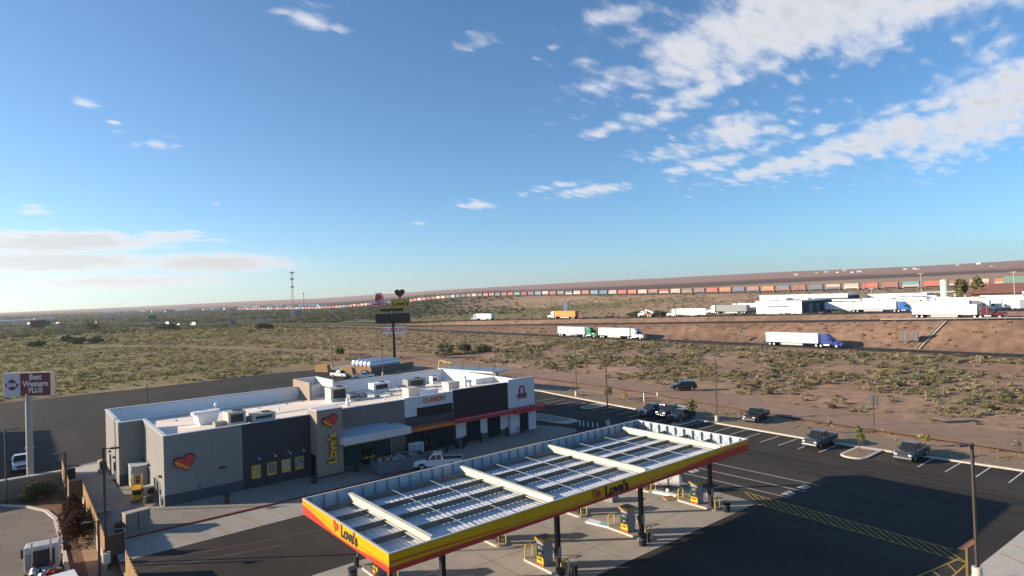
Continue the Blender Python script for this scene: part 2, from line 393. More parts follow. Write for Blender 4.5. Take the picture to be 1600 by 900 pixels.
for i in range(9):
    x = 8.2 + i*2.75
    strip(mb, (x,64.7),(x+1.1,59.6), .11, .012)
tag(mb.build('stall_markings', paint_y, fixn=False), kind='structure')
# painted bays by the east kerb
mb = MB()
for y in [46.2,43.55,41.05,38.45,35.9,25.62,23.0,20.3,17.55,14.9,12.2,9.5]: strip(mb, (76.3 if y > 30 else 77.5, y),(81.2 if y > 30 else 82.6, y-.05), .12, .006)
for y in [90,87.2,84.4,81.6,75.2,72.5,69.8,67.1,64.4,61.7,59.0,56.4,53.8,51.2,48.7]: strip(mb, (77.6, y),(82.6, y), .11, .006)
for x, y0, y1 in ((63.6,46,30.0),(60.7,46,30.1),(57.9,46,30.2)): strip(mb, (x,y0),(x+.2,y1), .11, .006)
tag(mb.build('bay_markings', paint_w, fixn=False), kind='structure')
mb = MB(); strip(mb, (16.3,151.5),(14.4,127.5), .32, .006); tag(mb.build('lane_marking', paint_w, fixn=False), kind='structure')
for (x, y) in ((59.35,30.9),(62.35,30.8),(59.35,41.9)):
    me = text_mesh('RV', 1.25, .002, offset=.03).copy(); me.transform(frame((x, y, .009), (1,0,0), (0,1,0))); me.materials.append(paint_w)
    o = bpy.data.objects.new('pavement_lettering', me); COL.objects.link(o); tag(o, kind='structure')
# yellow hatched walkways
mb = MB()
A0, A1, B0, B1 = (56.75,34.2), (55.35,16.1), (54.4,32.0), (53.45,14.75)
strip(mb, A0, A1, .13, .006); strip(mb, B0, B1, .13, .006)
for i in range(22):
    t, u = i/22, (i+.95)/22
    p = tuple(a+(b-a)*t for a, b in zip(A0, A1)); q = tuple(a+(b-a)*u for a, b in zip(B0, B1)); strip(mb, p, q, .11, .007)
strip(mb, (54.0,15.3),(43.0,17.4), .13, .0065); strip(mb, (53.45,14.7),(42.5,14.9), .13, .0065); strip(mb, (56.9,15.7),(51.0,14.1), .14, .008)
for i in range(5):
    x = 52.3 - i*2.0; strip(mb, (x,15.5+.19*(53-x)*.9),(x-1.2,14.75), .11, .0075)
tag(mb.build('walkway_markings', paint_y, fixn=False), kind='structure')
S('tactile_ramp', [(58.6,15.8),(55.6,16.0),(55.9,15.55),(58.3,15.3)], .009, mat('tactile_brick', (.42,.19,.10), var=.2, scale=6))
S('corner_pavement', [(54.1,14.0),(64.5,13.5),(80,12.9),(80,-30),(42,-30),(42,13.6),(50,13.95)], .012, conc_lt)
mb = MB()
for i in range(5): strip(mb, (57+i*2.6,13.6-.1*i),(53.5+i*2.6,7.5), .12, .017)
tag(mb.build('corner_markings', paint_y, fixn=False), kind='structure')
# tyre marks worn into the asphalt
def tyre(name, pts, m, w=.26, gap=1.7, z=.0032):
    mb = MB(); P = [Vector((*p,0)) for p in pts]; Q = []
    for a, b, c, d in zip([P[0]]+P[:-2], P[:-1], P[1:], P[2:]+[P[-1]]):
        for i in range(10):
            t = i/10; Q.append(.5*((2*b)+(c-a)*t+(2*a-5*b+4*c-d)*t*t+(3*b-a-3*c+d)*t**3))
    Q.append(P[-1])
    for s in (-.5,.5):
        L = []
        for i, q in enumerate(Q):
            d = (Q[min(i+1,len(Q)-1)]-Q[max(i-1,0)]).normalized(); n = Vector((d.y,-d.x,0)); L += [q+n*(s*gap-w/2), q+n*(s*gap+w/2)]
        mb.add([(p.x,p.y,z) for p in L], [(2*i,2*i+1,2*i+3,2*i+2) for i in range(len(Q)-1)])
    tag(mb.build(name, m, fixn=False), kind='structure')
tm = mat('tyre_polish', (.031,.028,.026), rough=.8, var=.25, scale=.7); td = mat('dust_track', (.075,.064,.054), rough=.9, var=.35, scale=.8)
tyre('tyre_marks', [(70,80),(71,60),(71,45),(70,30),(66,20),(60,8)], tm)
tyre('tyre_marks', [(73.5,90),(73,60),(73.5,40),(73.5,20),(74,0)], td)
tyre('tyre_marks', [(83,46),(77,47),(72,44),(69,36),(66,24)], tm, z=.0041)
tyre('tyre_marks', [(10,110),(25,125),(45,140),(62,150),(68,165)], td, .4, 2.1)
tyre('tyre_marks', [(-20,120),(10,140),(40,160),(60,172)], tm, .4, 2.1)
tyre('tyre_marks', [(8,57),(20,54),(35,52),(50,53),(62,58),(70,66)], td, .3, 1.8)
# kerbs and islands
kerb_m = mat('kerb_concrete', (.55,.485,.40), rough=.9, var=.1, scale=1)
def kerb(name, pts, w=.45, h=.15, m=kerb_m):
    mb = MB()
    for a, b in zip(pts[:-1], pts[1:]):
        a, b = Vector((*a,0)), Vector((*b,0)); d = (b-a).normalized(); n = d.cross(Vector((0,0,1)))*w/2; b = b + d*.02
        mb.prism([(a+n)[:2],(b+n)[:2],(b-n)[:2],(a-n)[:2]], 'z', -.2, h)
    return tag(mb.build(name, m), kind='structure')
kerb('east_kerb', [(83.2,-60),(83.1,17.4),(82.8,22.3),(82.3,29.4),(82.0,40.2),(82.8,55.2),(83.6,69.8),(85.9,94.2),(86.5,98.2),(84.4,118),(78.6,150)])
def island(name, pts, infill):
    n = len(pts); cx = sum(p[0] for p in pts)/n; cy = sum(p[1] for p in pts)/n
    tag(MB().prism(pts,'z',-.1,.15).build(name, kerb_m, bevel=.03), kind='structure')
    S(name + '_soil', [(cx+(p[0]-cx)*.82, cy+(p[1]-cy)*.78) for p in pts], .156, infill)
def rounded(x0,x1,y0,y1,r=.9):
    out = []
    for cx, cy, a0 in ((x1-.05,y1-.05,0),(x0+r,y1-r,PI/2),(x0+r,y0+r,PI),(x1-.05,y0+.05,1.5*PI)):
        if cx == x1-.05: out.append((x1, cy)); continue
        for i in range(5): a = a0+i*PI/8; out.append((cx+r*math.cos(a), cy+r*math.sin(a)))
    return out
island('tree_island', rounded(76.2,81.95,30.7,33.7,1.3), turfdirt)
island('far_tree_island', rounded(78.3,83.6,76.5,79.4,1.2), turfdirt)
island('near_tree_island', rounded(77.6,82.5,57.2,58.9,.7), turfdirt)
island('shop_island', [(66.0,76.6),(66.6,72),(67.6,70.6),(69.8,70.7),(70.4,72),(69.9,79.2),(68.5,83),(65.5,88),(65.0,84)], conc_dk)
S('verge', [(83.4,-60),(83.4,17.4),(83.1,22.3),(82.6,29.4),(82.3,40.2),(83.0,55.2),(83.9,69.8),(86.1,94.2),(86.9,98),(85,118),(92,112),(92,60),(88,20),(88,-60)], .03, turfdirt)
def road(name, pts, w, m, lift=.10, sub=8):
    """a ribbon that follows the terrain"""
    P = []
    for a, b in zip(pts[:-1], pts[1:]):
        for i in range(sub): t = i/sub; P.append((a[0]+(b[0]-a[0])*t, a[1]+(b[1]-a[1])*t))
    P.append(pts[-1]); vs = []; fs = []
    for i, p in enumerate(P):
        q0, q1 = P[max(i-1,0)], P[min(i+1,len(P)-1)]; d = Vector((q1[0]-q0[0], q1[1]-q0[1])).normalized(); n = Vector((d.y,-d.x))*w/2
        for s in (1,-1):
            x, y = p[0]+n.x*s, p[1]+n.y*s; vs.append((x, y, max(height(x,y), height(*p)) + lift))
    fs = [(2*i,2*i+1,2*i+3,2*i+2) for i in range(len(P)-1)]
    mb = MB(); mb.add(vs, fs); return tag(mb.build(name, m), kind='structure')
road('dirt_track', [(96,-60),(95.8,19),(96.3,30),(97,42),(98,54),(101.5,78),(102.5,96),(103.5,130),(105.5,160),(110,190)], 9.0, dirt_m, .12)
road('dirt_track', [(110,188),(98,245),(70,330),(52,368)], 4.0, dirt_m, .10)
road('eastbound_carriageway', [(186,-200),(185.5,0),(185,120),(185,250),(184,330),(176,430),(150,560),(118,700),(70,900),(-40,1200),(-300,1700)], 9.5, road_m, .14)
road('slip_road', [(210.5,-200),(210.5,0),(210.5,120),(210.5,250),(209,340),(199,450),(172,590),(140,720),(95,920)], 12.5, road_m, .10)
road('westbound_carriageway', [(233,-200),(233,0),(233,120),(233,250),(232,350),(223,470),(196,610),(165,740),(120,940),(15,1250),(-240,1750)], 13.5, road_m, .10)
kerb_edge = mat('lane_line', (.6,.56,.48), var=.2, scale=1)
road('shoulder_line', [(190-1.4,-200),(188.9,0),(188.5,120),(188.5,250),(187.5,330)], .22, kerb_edge, .17)
road('shoulder_line', [(181.6,-200),(181.3,0),(181.3,120),(181.3,250)], .22, kerb_edge, .17)
tag(MB().sheet([(252,-60),(420,-60),(420,150),(330,172),(252,152)], 9.12).build('truck_stop_yard', mat('yard_asphalt', (.12,.105,.09), var=.15, scale=.2), fixn=False), kind='structure')
# drainage chute down the embankment
def chute():
    mb = MB(); a = Vector((191.3,62.0,2.15)); b = Vector((203.8,59.0,zR2(59)-.05)); d = (b-a); n = Vector((d.y,-d.x,0)).normalized()
    mb.add([a+n*.45,a-n*.45,b-n*.45,b+n*.45], [(0,1,2,3)])
    for s in (1,-1):
        c = (a+b)/2 + n*s*.52 + Vector((0,0,.05)); mb.obox(c, (d, n, d.cross(n)), (d.length/2,.12,.2))
    mb.build('drain_chute', mat('chute_concrete', (.33,.27,.21), var=.1))
    o = COL.objects['drain_chute']; tag(o, 'pale concrete drainage chute running down the red embankment', 'drain')
chute()
# hotel plot, 1.2 m lower
HZ = -1.2
S('hotel_yard', [(-1.6,90.7),(.64,87.9),(2.23,84.4),(2.85,80.6),(2.9,76),(2.95,71.5),(3.0,30),(-60,30),(-60,90.7)], HZ, asphalt_old)
S('planting_bed', [(-60,90.7),(-1.6,90.7),(.64,87.9),(2.23,84.4),(2.85,80.6),(2.9,76),(2.95,71.5),(3.0,30),(5.7,30),(5.7,93),(-60,93)], HZ+.01, mulch)
mb = MB(); pts = [(-60,90.9),(-1.5,90.8),(.7,88.1),(2.35,84.5),(3.0,80.7),(3.05,76),(3.1,71.5),(3.15,30)]
for a, b in zip(pts[:-1], pts[1:]):
    a, b = Vector((*a,0)), Vector((*b,0)); n = (b-a).normalized().cross(Vector((0,0,1)))*.17; mb.prism([(a+n)[:2],(b+n)[:2],(b-n)[:2],(a-n)[:2]],'z',HZ-.2,HZ+.14)
tag(mb.build('hotel_kerb', kerb_m), kind='structure')
# ------------------------------------------------------------------ the shop
stucco_blue = mat('grey_stucco', (.235,.228,.215), rough=.92, var=.05, scale=2, var2=.06, scale2=.2, bump=.08, bscale=30)
stucco_base = mat('slate_stucco', (.075,.082,.095), rough=.9, var=.06, scale=2)
stucco_char = mat('charcoal_stucco', (.055,.055,.064), rough=.9, var=.06, scale=2, bump=.05, bscale=30)
stucco_taupe = mat('taupe_stucco', (.20,.172,.148), rough=.92, var=.05, scale=2, bump=.05, bscale=30)
stucco_tower = mat('tan_stucco', (.30,.245,.20), rough=.92, var=.05, scale=2, bump=.05, bscale=30)
stucco_brown = mat('dark_brown_cladding', (.05,.04,.042), rough=.8, var=.06, scale=1.5)
stucco_white = mat('white_stucco', (.62,.60,.61), rough=.9, var=.04, scale=2)
coping_m = mat('pale_coping', (.55,.56,.57), rough=.55, var=.05)
membrane = mat('roof_membrane', (.84,.735,.61), rough=.85, var=.05, scale=.8, var2=.07, scale2=.15)
lining = mat('white_membrane', (.74,.735,.74), rough=.8, var=.03, scale=.8)
glass = glassmat('dark_glass', (.020,.027,.030))
glass_g = glassmat('green_glass', (.035,.075,.075), .12)
black_m = mat('black_metal', (.018,.018,.02), rough=.45, var=.1)
orange_m = mat('orange_paint', (.62,.16,.03), rough=.6, var=.05)
red_m = mat('red_panel', (.50,.030,.040), rough=.5, var=.05)
yellow_m = mat('yellow_letter', (.72,.40,.03), rough=.5, var=.06)
sign_red = mat('sign_red', (.52,.045,.03), rough=.45, var=.06)
white_m = mat('white_metal', (.72,.72,.72), rough=.5, var=.05)
galv = mat('galvanised', (.40,.44,.48), rough=.42, metal=.6, var=.10, scale=2)
beige_u = mat('beige_housing', (.52,.48,.40), rough=.6, var=.06)
grey_u = mat('grey_housing', (.25,.25,.235), rough=.6, var=.08)
darkgr = mat('dark_grille', (.035,.035,.035), rough=.6, var=.15, scale=9)

B0c = (36, 72, 0)
shop = thing('travel_store', 'long flat-roofed grey travel store with tan sign tower, white awning and red strip', 'store', B0c)
def P(name, mb, m, bevel=0, parent=None, label=None):
    o = mb.build(name, m, parent or shop, B0c, bevel); 
    if label: o['label'] = label
    return o
Y0 = 72.0
def wallbox(x0, x1, z0, z1, m, y0=Y0, y1=Y0+.3, name='wall', label=None): return P(name, MB().box(x0,x1,y0,y1,z0,z1), m, 0, None, label)
wallbox(11.66,19.29,1.2,7.25, stucco_blue, label='grey front wall')
wallbox(11.66,19.29,.0,1.2, stucco_base, y0=71.95, label='slate base band')
wallbox(19.29,26.92,0,7.25, stucco_char, label='charcoal front wall')
wallbox(30.1,39.46,2.75,7.35, stucco_taupe, label='taupe front wall')
wallbox(37.35,39.46,0,2.75, stucco_taupe)
wallbox(30.1,37.35,0,.45, stucco_taupe)
# white and charcoal coffee-shop front
wallbox(39.46,47.0,4.98,7.45, stucco_white, label='white sign band')
wallbox(39.46,47.0,3.55,4.98, mat('grey_fascia', (.09,.085,.085), var=.06), label='dark grey fascia')
wallbox(39.46,47.0,0,3.55, stucco_brown)
mb = MB(); mb.box(41.3,46.8,71.86,72,4.82,6.0)
P('louvre_panel', mb, stucco_brown)
mb = MB()
for i in range(4): mb.box(41.3,46.8,71.74,71.86,4.9+i*.29,5.02+i*.29)
P('louvre_panel', mb, black_m)
wallbox(47.0,56.6,3.3,7.65, stucco_brown, label='dark brown panel wall')
wallbox(47.0,56.6,0,3.3, stucco_brown)
wallbox(56.6,61.66,0,7.95, stucco_white, y0=71.75, y1=72.3, label='white sign tower')
mb = MB(); arc = [(56.6,7.95)] + [(56.6+5.06*i/8, 7.95+.12*math.sin(PI*i/8)) for i in range(1,8)] + [(61.66,7.95)]
mb.prism(arc, 'y', 71.75, 72.3); P('parapet', mb, stucco_white)
# side, notch and back walls
mb = MB(); mb.box(11.66,11.96,72.3,84.72,0,7.25); P('wall', mb, stucco_blue, label='sunlit left side wall')
mb = MB(); mb.box(9.17,11.96,84.72,85.02,0,7.25); P('wall', mb, stucco_blue)
mb = MB(); mb.box(9.17,9.47,85.02,97.4,0,7.25); P('wall', mb, stucco_blue)
mb = MB(); mb.box(9.15,11.66,84.69,84.72,0,1.25); P('wall', mb, stucco_base)
mb = MB(); mb.box(9.47,61.36,97.1,97.4,0,7.25); P('wall', mb, stucco_blue)
mb = MB(); mb.box(61.36,61.66,72.3,97.4,0,7.25); P('wall', mb, stucco_white)
mb = MB(); mb.box(11.6,11.66,71.95,84.7,0,.95); 
P('wall', mb, stucco_base) if False else None
# roof deck, parapet linings, coping
def zroof(y): return 6.95 - (y-72.3)*1.65/24.8       # the deck falls towards the back parapet
mb = MB(); mb.prism([(72.3,zroof(72.3)-.2),(97.1,zroof(97.1)-.2),(97.1,zroof(97.1)),(72.3,zroof(72.3))],'x',11.96,61.36); mb.prism([(85.02,zroof(85.02)-.2),(97.1,zroof(97.1)-.2),(97.1,zroof(97.1)),(85.02,zroof(85.02))],'x',9.47,11.96); P('roof', mb, membrane)
mb = MB(); mb.box(9.48,61.34,97.04,97.1,5.35,7.2); mb.box(61.30,61.36,72.31,97.04,5.35,7.2); mb.box(9.47,9.53,85.03,97.04,5.35,7.2); mb.box(11.96,12.02,72.31,84.9,5.35,7.2)
P('parapet_lining', mb, lining)
mb = MB()
for b in ((11.6,26.92,71.94,72.36),(30.05,39.46,71.95,72.36)): mb.box(*b, 7.25 if b[0] < 30 else 7.35, 7.32 if b[0] < 30 else 7.42)
mb.box(11.61,12.02,72.36,84.6,7.25,7.32); mb.box(9.1,12.02,84.6,85.06,7.255,7.325); mb.box(9.1,9.52,85.06,97.5,7.25,7.32); mb.box(9.52,61.7,97.02,97.5,7.25,7.32); mb.box(61.28,61.72,72.4,97.02,7.25,7.32)
mb.box(39.44,47.0,71.94,72.36,7.45,7.52); mb.box(47.0,56.6,71.94,72.36,7.65,7.7)
P('coping', mb, coping_m)
# rear entrance tower (hollow parapet box) and right return
mb = MB(); mb.box(34.6,34.9,92.4,99.4,5.2,8.3); P('wall', mb, stucco_tower)
mb = MB(); mb.box(34.9,38.2,99.1,99.4,0,8.3); P('wall', mb, lining)
mb = MB(); mb.box(38.2,38.5,92.4,99.4,5.2,8.3); P('wall', mb, lining)
mb = MB(); mb.box(57.6,57.9,81.4,85.6,5.35,7.24); mb.box(57.9,61.3,81.4,81.7,5.35,7.24); P('wall', mb, lining)
# sign tower
mb = MB(); mb.box(26.93,30.02,69.9,70.45,.38,7.9); mb.box(26.93,30.02,70.45,72.3,2.7,7.9); mb.box(27.3,30.02,70.45,72,0,2.7)
P('sign_tower', mb, stucco_tower)
mb = MB(); mb.box(26.9,30.05,69.86,70.5,0,.38); P('wall', mb, stucco_base)
mb = MB(); mb.box(26.88,30.07,69.85,72.35,7.9,7.98); P('coping', mb, coping_m)
mb = MB(); mb.box(27.26,27.3,70.5,72,0,2.68); P('wall', mb, stucco_char)

# heart emblems and vertical lettering
def heart_pts(w, h, n=40):
    pts = []
    for i in range(n):
        t = 2*PI*i/n; pts.append((16*math.sin(t)**3/32*w, ((13*math.cos(t)-5*math.cos(2*t)-2*math.cos(3*t)-math.cos(4*t))+2.5)/29*h))
    return pts
def xf(mb, M):
    mb.v = [tuple(M @ Vector(p)) for p in mb.v]; return mb
def heart_sign(M, w, h, parent, off, thick=.25, tilt=-14, name='heart_emblem', bands=True, cols=None):
    """outlined heart with the lighter bands across its lower left"""
    Mr = M @ Matrix.Rotation(math.radians(tilt), 4, 'Z')
    o = xf(MB().prism(heart_pts(w,h),'z',0,thick), Mr).build(name, cols[0] if cols else black_m, parent, off)
    a = xf(MB().prism(heart_pts(w*.9,h*.9),'z',thick+.001,thick+.03), Mr).build('heart_face', cols[1] if cols else sign_red, o)
    a.data.transform(Matrix.Translation([-v for v in off]))
    if bands:
        hp = [(p[0],p[1]) for p in heart_pts(w*.9,h*.9,80)]
        def clip(lo, hi, m, dz):
            dirv = (math.cos(math.radians(-50)), math.sin(math.radians(-50)))
            nrm = (math.cos(math.radians(-140)), math.sin(math.radians(-140)))
            poly = hp
            for s, lim in ((1, lo), (-1, -hi)):
                out = []
                f = lambda p: s*(p[0]*nrm[0]+p[1]*nrm[1]) - lim
                for p, q in zip(poly, poly[1:]+poly[:1]):
                    fp, fq = f(p), f(q)
                    if fp >= 0: out.append(p)
                    if fp*fq < 0: t = fp/(fp-fq); out.append((p[0]+(q[0]-p[0])*t, p[1]+(q[1]-p[1])*t))
                poly = out
            if len(poly) > 2:
                c = xf(MB().prism(poly,'z',thick+.031,thick+dz), Mr).build('heart_band', m, o); c.data.transform(Matrix.Translation([-v for v in off]))
        clip(.10*w, .17*w, yellow_m, .045); clip(.20*w, .40*w, mat('sign_orange', (.62,.17,.03), rough=.45, var=.05), .044)
    return o
fr = lambda x, y, z: frame((x, y, z), (1,0,0), (0,0,1))            # faces -Y (towards the pumps)
TXo = Matrix.Translation([-v for v in B0c])
heart_sign(fr(13.6,72,4.18), 2.1, 1.75, shop, B0c, .22, 14)
heart_sign(fr(28.5,69.9,6.45), 1.95, 1.6, shop, B0c, .22, 14)
love_font = dict(offset=.03, space=.92)
M = frame((28.62,69.9,3.38), (0,0,1), (-1,0,0))
text("Love's", 1.42, .11, black_m, shop, TXo @ M @ Matrix.Translation((0,0,.1)), name='sign_lettering_return', offset=.075, space=.95, xs=.98)
text("Love's", 1.42, .015, yellow_m, shop, TXo @ M @ Matrix.Translation((0,0,.225)), name='sign_lettering', offset=.055, space=1.0, xs=.98)
text("DUNKIN'", .92, .06, orange_m, shop, TXo @ fr(44.05,71.98,6.83), name='sign_lettering', offset=.02, xs=.95)
# hat-shaped outline sign with its lettering
mag = mat('crimson_neon', (.36,.02,.06), rough=.4, var=.05)
mb = MB(); hat = [(-.35,-.15),(-.42,.35),(-.25,.75),(.25,.75),(.42,.35),(.35,-.15),(.72,-.3),(.6,-.62),(-.6,-.62),(-.72,-.3),(-.35,-.15)]
mb.path([(59.15+p[0]*1.15, 71.68, 5.9+p[1]*1.25) for p in hat], .105, 6); P('hat_emblem', mb, mag)
text("Arby's", .66, .05, mag, shop, TXo @ fr(59.15,71.66,5.55), name='sign_lettering', offset=.03)
# awnings
awn = mat('awning_white', (.60,.57,.55), rough=.6, var=.04)
mb = MB(); mb.box(29.55,38.4,68.5,71.98,3.68,4.55); P('awning', mb, awn, .03)
mb = MB(); mb.prism([(68.7,4.56),(71.98,4.56),(71.98,4.9)],'x',29.9,36.6); P('awning', mb, mat('awning_top', (.42,.47,.52), rough=.5, var=.05))
mb = MB(); mb.box(39.2,46.2,70.4,71.98,3.28,3.68); P('canopy_strip', mb, orange_m)
mb = MB(); mb.box(46.2,56.55,70.4,71.98,3.32,3.86); mb.box(56.55,62.1,70.0,71.72,3.2,3.78); P('canopy_strip', mb, red_m)
mb = MB(); mb.box(46.3,62.0,70.15,70.4,3.865,3.9); P('canopy_strip', mb, mat('pale_pink', (.6,.42,.42), var=.05))
for x in (57.0,57.7,58.5,59.2,60.0,60.7,61.4): P('uplight', MB().box(x,x+.28,70.1,70.16,3.8,4.1), mag)
# shop windows and doors
def window(x0, x1, z0, z1, m, fm, y=Y0, nx=1, nz=1):
    f = MB(); t = .08
    for i in range(nx+1): x = x0+(x1-x0)*i/nx; f.box(x-t/2,x+t/2,y-.1,y,z0,z1)
    for j in range(nz+1): z = z0+(z1-z0)*j/nz; f.box(x0,x1,y-.095,y,z-t/2,z+t/2)
    fo = P('window', f, fm)
    P('pane', MB().box(x0,x1,y-.05,y-.01,z0,z1), m, parent=fo)
ylf = mat('yellow_frame', (.42,.33,.05), rough=.5, var=.05)
window(31.0,33.3,.45,2.72, glass_g, black_m, nz=2); window(35.2,37.2,.45,2.72, glass_g, black_m, nz=2); window(33.3,35.2,2.0,2.72, glass_g, black_m)
mb = MB(); mb.box(30.9,37.35,71.86,71.99,2.74,2.84); mb.box(37.24,37.35,71.86,71.99,.4,2.74); P('window_trim', mb, ylf)
def door(x0, x1, z1, m=glass, plaque=None):
    d = P('door', MB().box(x0+.04,x1-.04,71.9,71.99,.12,z1), black_m)
    P('pane', MB().box(x0+.12,x1-.12,71.87,71.9,.35,z1-.12), m, parent=d)
    P('handle', MB().box((x0+x1)/2-.03,(x0+x1)/2+.03,71.80,71.87,.95,1.35), galv, parent=d)
    if plaque: P('door_sign', MB().box(x0+.1,x1-.1,71.83,71.87,.78,1.02), plaque, parent=d)
door(33.35,34.25,2.0, plaque=yellow_m); door(34.25,35.15,2.0, plaque=yellow_m)
window(40.0,42.0,.4,3.2, glass, black_m, nx=2); window(43.8,46.8,.4,3.2, glass, black_m, nx=3)
door(42.05,42.9,2.6); door(42.9,43.75,2.6)
for x0, x1, z0 in ((47.3,49.0,1.0),(51.45,52.7,.95),(55.05,56.55,.9)): wallbox(x0,x1,z0,3.3, stucco_white, y0=71.93, name='pillar')
for x0, x1 in ((56.62,58.45),(60.2,61.66)): wallbox(x0,x1,.1,3.2, stucco_white, y0=71.6, y1=71.75, name='pillar')
for x0, x1 in ((47.3,49.0),(51.45,52.7),(55.05,56.55)): wallbox(x0,x1,.12,.95, mat('stone_wainscot', (.13,.12,.115), var=.2, scale=4), y0=71.9, name='wainscot')
window(49.1,51.4,.3,3.1, glass, black_m, nx=2); window(52.8,55.0,.3,3.1, glass, black_m, nx=2)
wallbox(58.45,60.2,.12,3.2, black_m, y0=71.72, y1=71.75, name='door_recess'); 
d = P('door', MB().box(58.6,60.05,71.66,71.72,.12,2.6), black_m); P('pane', MB().box(58.75,59.9,71.63,71.66,.35,2.4), glass, parent=d)
# poster wall with its four goose-neck lamps
poster = [mat('poster_gold', (.42,.33,.12), var=.5, scale=3.5), mat('poster_dark', (.20,.21,.17), var=.75, scale=4), mat('poster_peach', (.46,.38,.27), var=.5, scale=4), mat('poster_teal', (.20,.25,.24), var=.7, scale=4)]
for i, (x0, x1, z0, z1, lx) in enumerate(((20.19,21.15,1.12,2.57,20.76),(21.87,22.88,1.14,2.57,22.5),(23.48,24.47,1.15,2.57,24.16),(25.03,26.02,1.16,2.59,25.72))):
    p = P('poster', MB().box(x0,x1,71.93,71.98,z0,z1), yellow_m)
    P('print', MB().box(x0+.09,x1-.09,71.915,71.93,z0+.22,z1-.09), poster[i], parent=p)
    mb = MB(); mb.path([(lx-.25,71.98,3.5),(lx-.25,71.6,3.75),(lx-.1,71.25,3.72),(lx+.05,71.15,3.5)], .022, 6); mb.tube((lx+.05,71.15,3.52),(lx+.06,71.13,3.32),.04,.19,10)
    P('wall_lamp', mb, galv)
text("COLD DRINKS  HOT COFFEE", .21, .01, mat('faded_lettering', (.20,.20,.19), var=.1), shop, TXo @ fr(23.1,71.985,3.08), name='wall_lettering') if False else None
mb = MB()
for i in range(0):
    mb.box(21.0+i*.165,21.0+i*.165+.11,71.97,71.985,2.98,3.1+.05*rnd.random(), 1 if 9 < i < 13 else 0)
0 and P('wall_caption', mb, [mat('faded_lettering', (.16,.16,.16), var=.1), yellow_m])
# wall packs, pipes and meters
for (x, y, z) in ((11.62,80.65,2.75),(11.62,73.6,2.9),(11.62,84.3,2.6),(9.13,92.6,2.65),(9.13,88.2,2.7)):
    P('wall_light', MB().box(x-.22,x+.04,y-.3,y+.3,z-.09,z+.09), black_m, .02)
P('wall_light', MB().box(16.9,17.5,71.75,71.98,2.95,3.13), black_m, .02); P('wall_light', MB().box(14.85,15.0,71.85,71.98,1.45,1.62), black_m)
for y, z in ((92.7,1.8),(88.7,1.6),(77.6,1.5),(75.9,1.4),(74.2,1.0)):
    mb = MB().box(8.98 if y > 85 else 11.5, 9.16 if y > 85 else 11.65, y-.28,y+.28,z-.55,z+.45).tube((9.1 if y > 85 else 11.58,y,0),(9.1 if y > 85 else 11.58,y,z),.05); P('meter_box', mb, grey_u)
P('downpipe', MB().tube((11.45,73.0,.1),(11.45,73.0,1.1),.11,.11,8), white_m)
mb = MB(); mb.tube((8.95,88.3,.1),(8.95,88.3,.7),.12,.12,8); mb.tube((8.95,88.3,.65),(8.75,88.6,.25),.12,.12,8)
P('downpipe', mb, white_m)
mb = MB()
for x in (12.55,): mb.box(11.97,12.5,83.0,84.0,5.35,6.9)
P('roof_hatch', mb, lining)
# drive-through awning on the right side: dark slats
mb = MB()
for (x, y) in ((63.0,86.6),(64.0,83.6),(64.6,80.2)): mb.box(x-1.3,x+1.6,y-1.5,y+1.2,6.55,6.75)
P('side_awning', mb, mat('dark_slate_awning', (.03,.036,.036), rough=.6))
for (x,y) in ((64.2,86.6),(65.0,83.6),(65.6,80.2)): P('awning_post', MB().box(x-.1,x+.1,y-.1,y+.1,0,6.55), black_m)

# ------------------------------------------------------------------ rooftop equipment: things of their own
RZ = 5.35
def rt(name, label, cat, x, y, parts, rz=0.0, group='rooftop equipment'):
    x0, y0, k = x, y, 1.0
    for _ in range(8): k = (H-zroof(y0*k))/(H-5.35)
    y0 = max(y0, 74.6/k)
    t = thing(name, label, cat, (x0*k, y0*k, zroof(y0*k)-.01), rz, group)
    for n, mb, m in parts: mb.build(n, m, t)
    return t
def rtu(label, x, y, sx, sy, sz, rz=0.0, m=beige_u, grille=True, curb=.3):
    body = MB().box(-sx/2,sx/2,-sy/2,sy/2,curb,sz); top = MB().box(-sx/2-.04,sx/2+.04,-sy/2-.04,sy/2+.04,sz,sz+.06)
    g = MB()
    if grille:
        g.box(-sx*.36,sx*.36,-sy/2-.02,-sy/2,curb+.25,sz-.2)
        g.tube((sx*.15,0,sz+.06),(sx*.15,0,sz+.16),min(sx,sy)*.3,None,14)
    parts = [('housing', body, m), ('lid', top, m), ('base', MB().box(-sx/2+.08,sx/2-.08,-sy/2+.08,sy/2-.08,0,curb), lining)]
    if grille: parts.append(('grille', g, darkgr))
    return rt('rooftop_unit', label, 'air conditioner', x, y, parts, rz)
# big white exhaust hood near the left end
hood = MB(); hood.loft([[(-1.0,-.7,.25),(1.0,-.7,.25),(1.0,.7,.25),(-1.0,.7,.25)],[(-1.25,-.85,1.35),(1.25,-.85,1.35),(1.25,.85,1.35),(-1.25,.85,1.35)]])
brim = MB(); brim.loft([[(1.75*math.cos(2*PI*i/16),1.05*math.sin(2*PI*i/16),1.35) for i in range(16)],[(1.6*math.cos(2*PI*i/16),.95*math.sin(2*PI*i/16),1.62) for i in range(16)]])
rt('exhaust_hood', 'big white tapered exhaust hood on the roof nearest the store\'s left end', 'roof vent', 18.9, 86.6, [('housing', hood, white_m), ('brim', brim, white_m), ('base', MB().box(-.9,.9,-.6,.6,0,.25), lining)], .15)
rt('vent_pipe', 'slim silver vent pipe with a cone cap behind the big white exhaust hood', 'roof vent', 21.0, 90.4, [('pipe', MB().tube((0,0,0),(0,0,1.6),.09), galv), ('cap', MB().tube((0,0,1.6),(0,0,1.95),.26,.12,10), white_m)])
rtu('beige air conditioner with a square black grille, beside the big white exhaust hood', 21.3, 82.2, 1.9, 1.9, 1.65, .05)
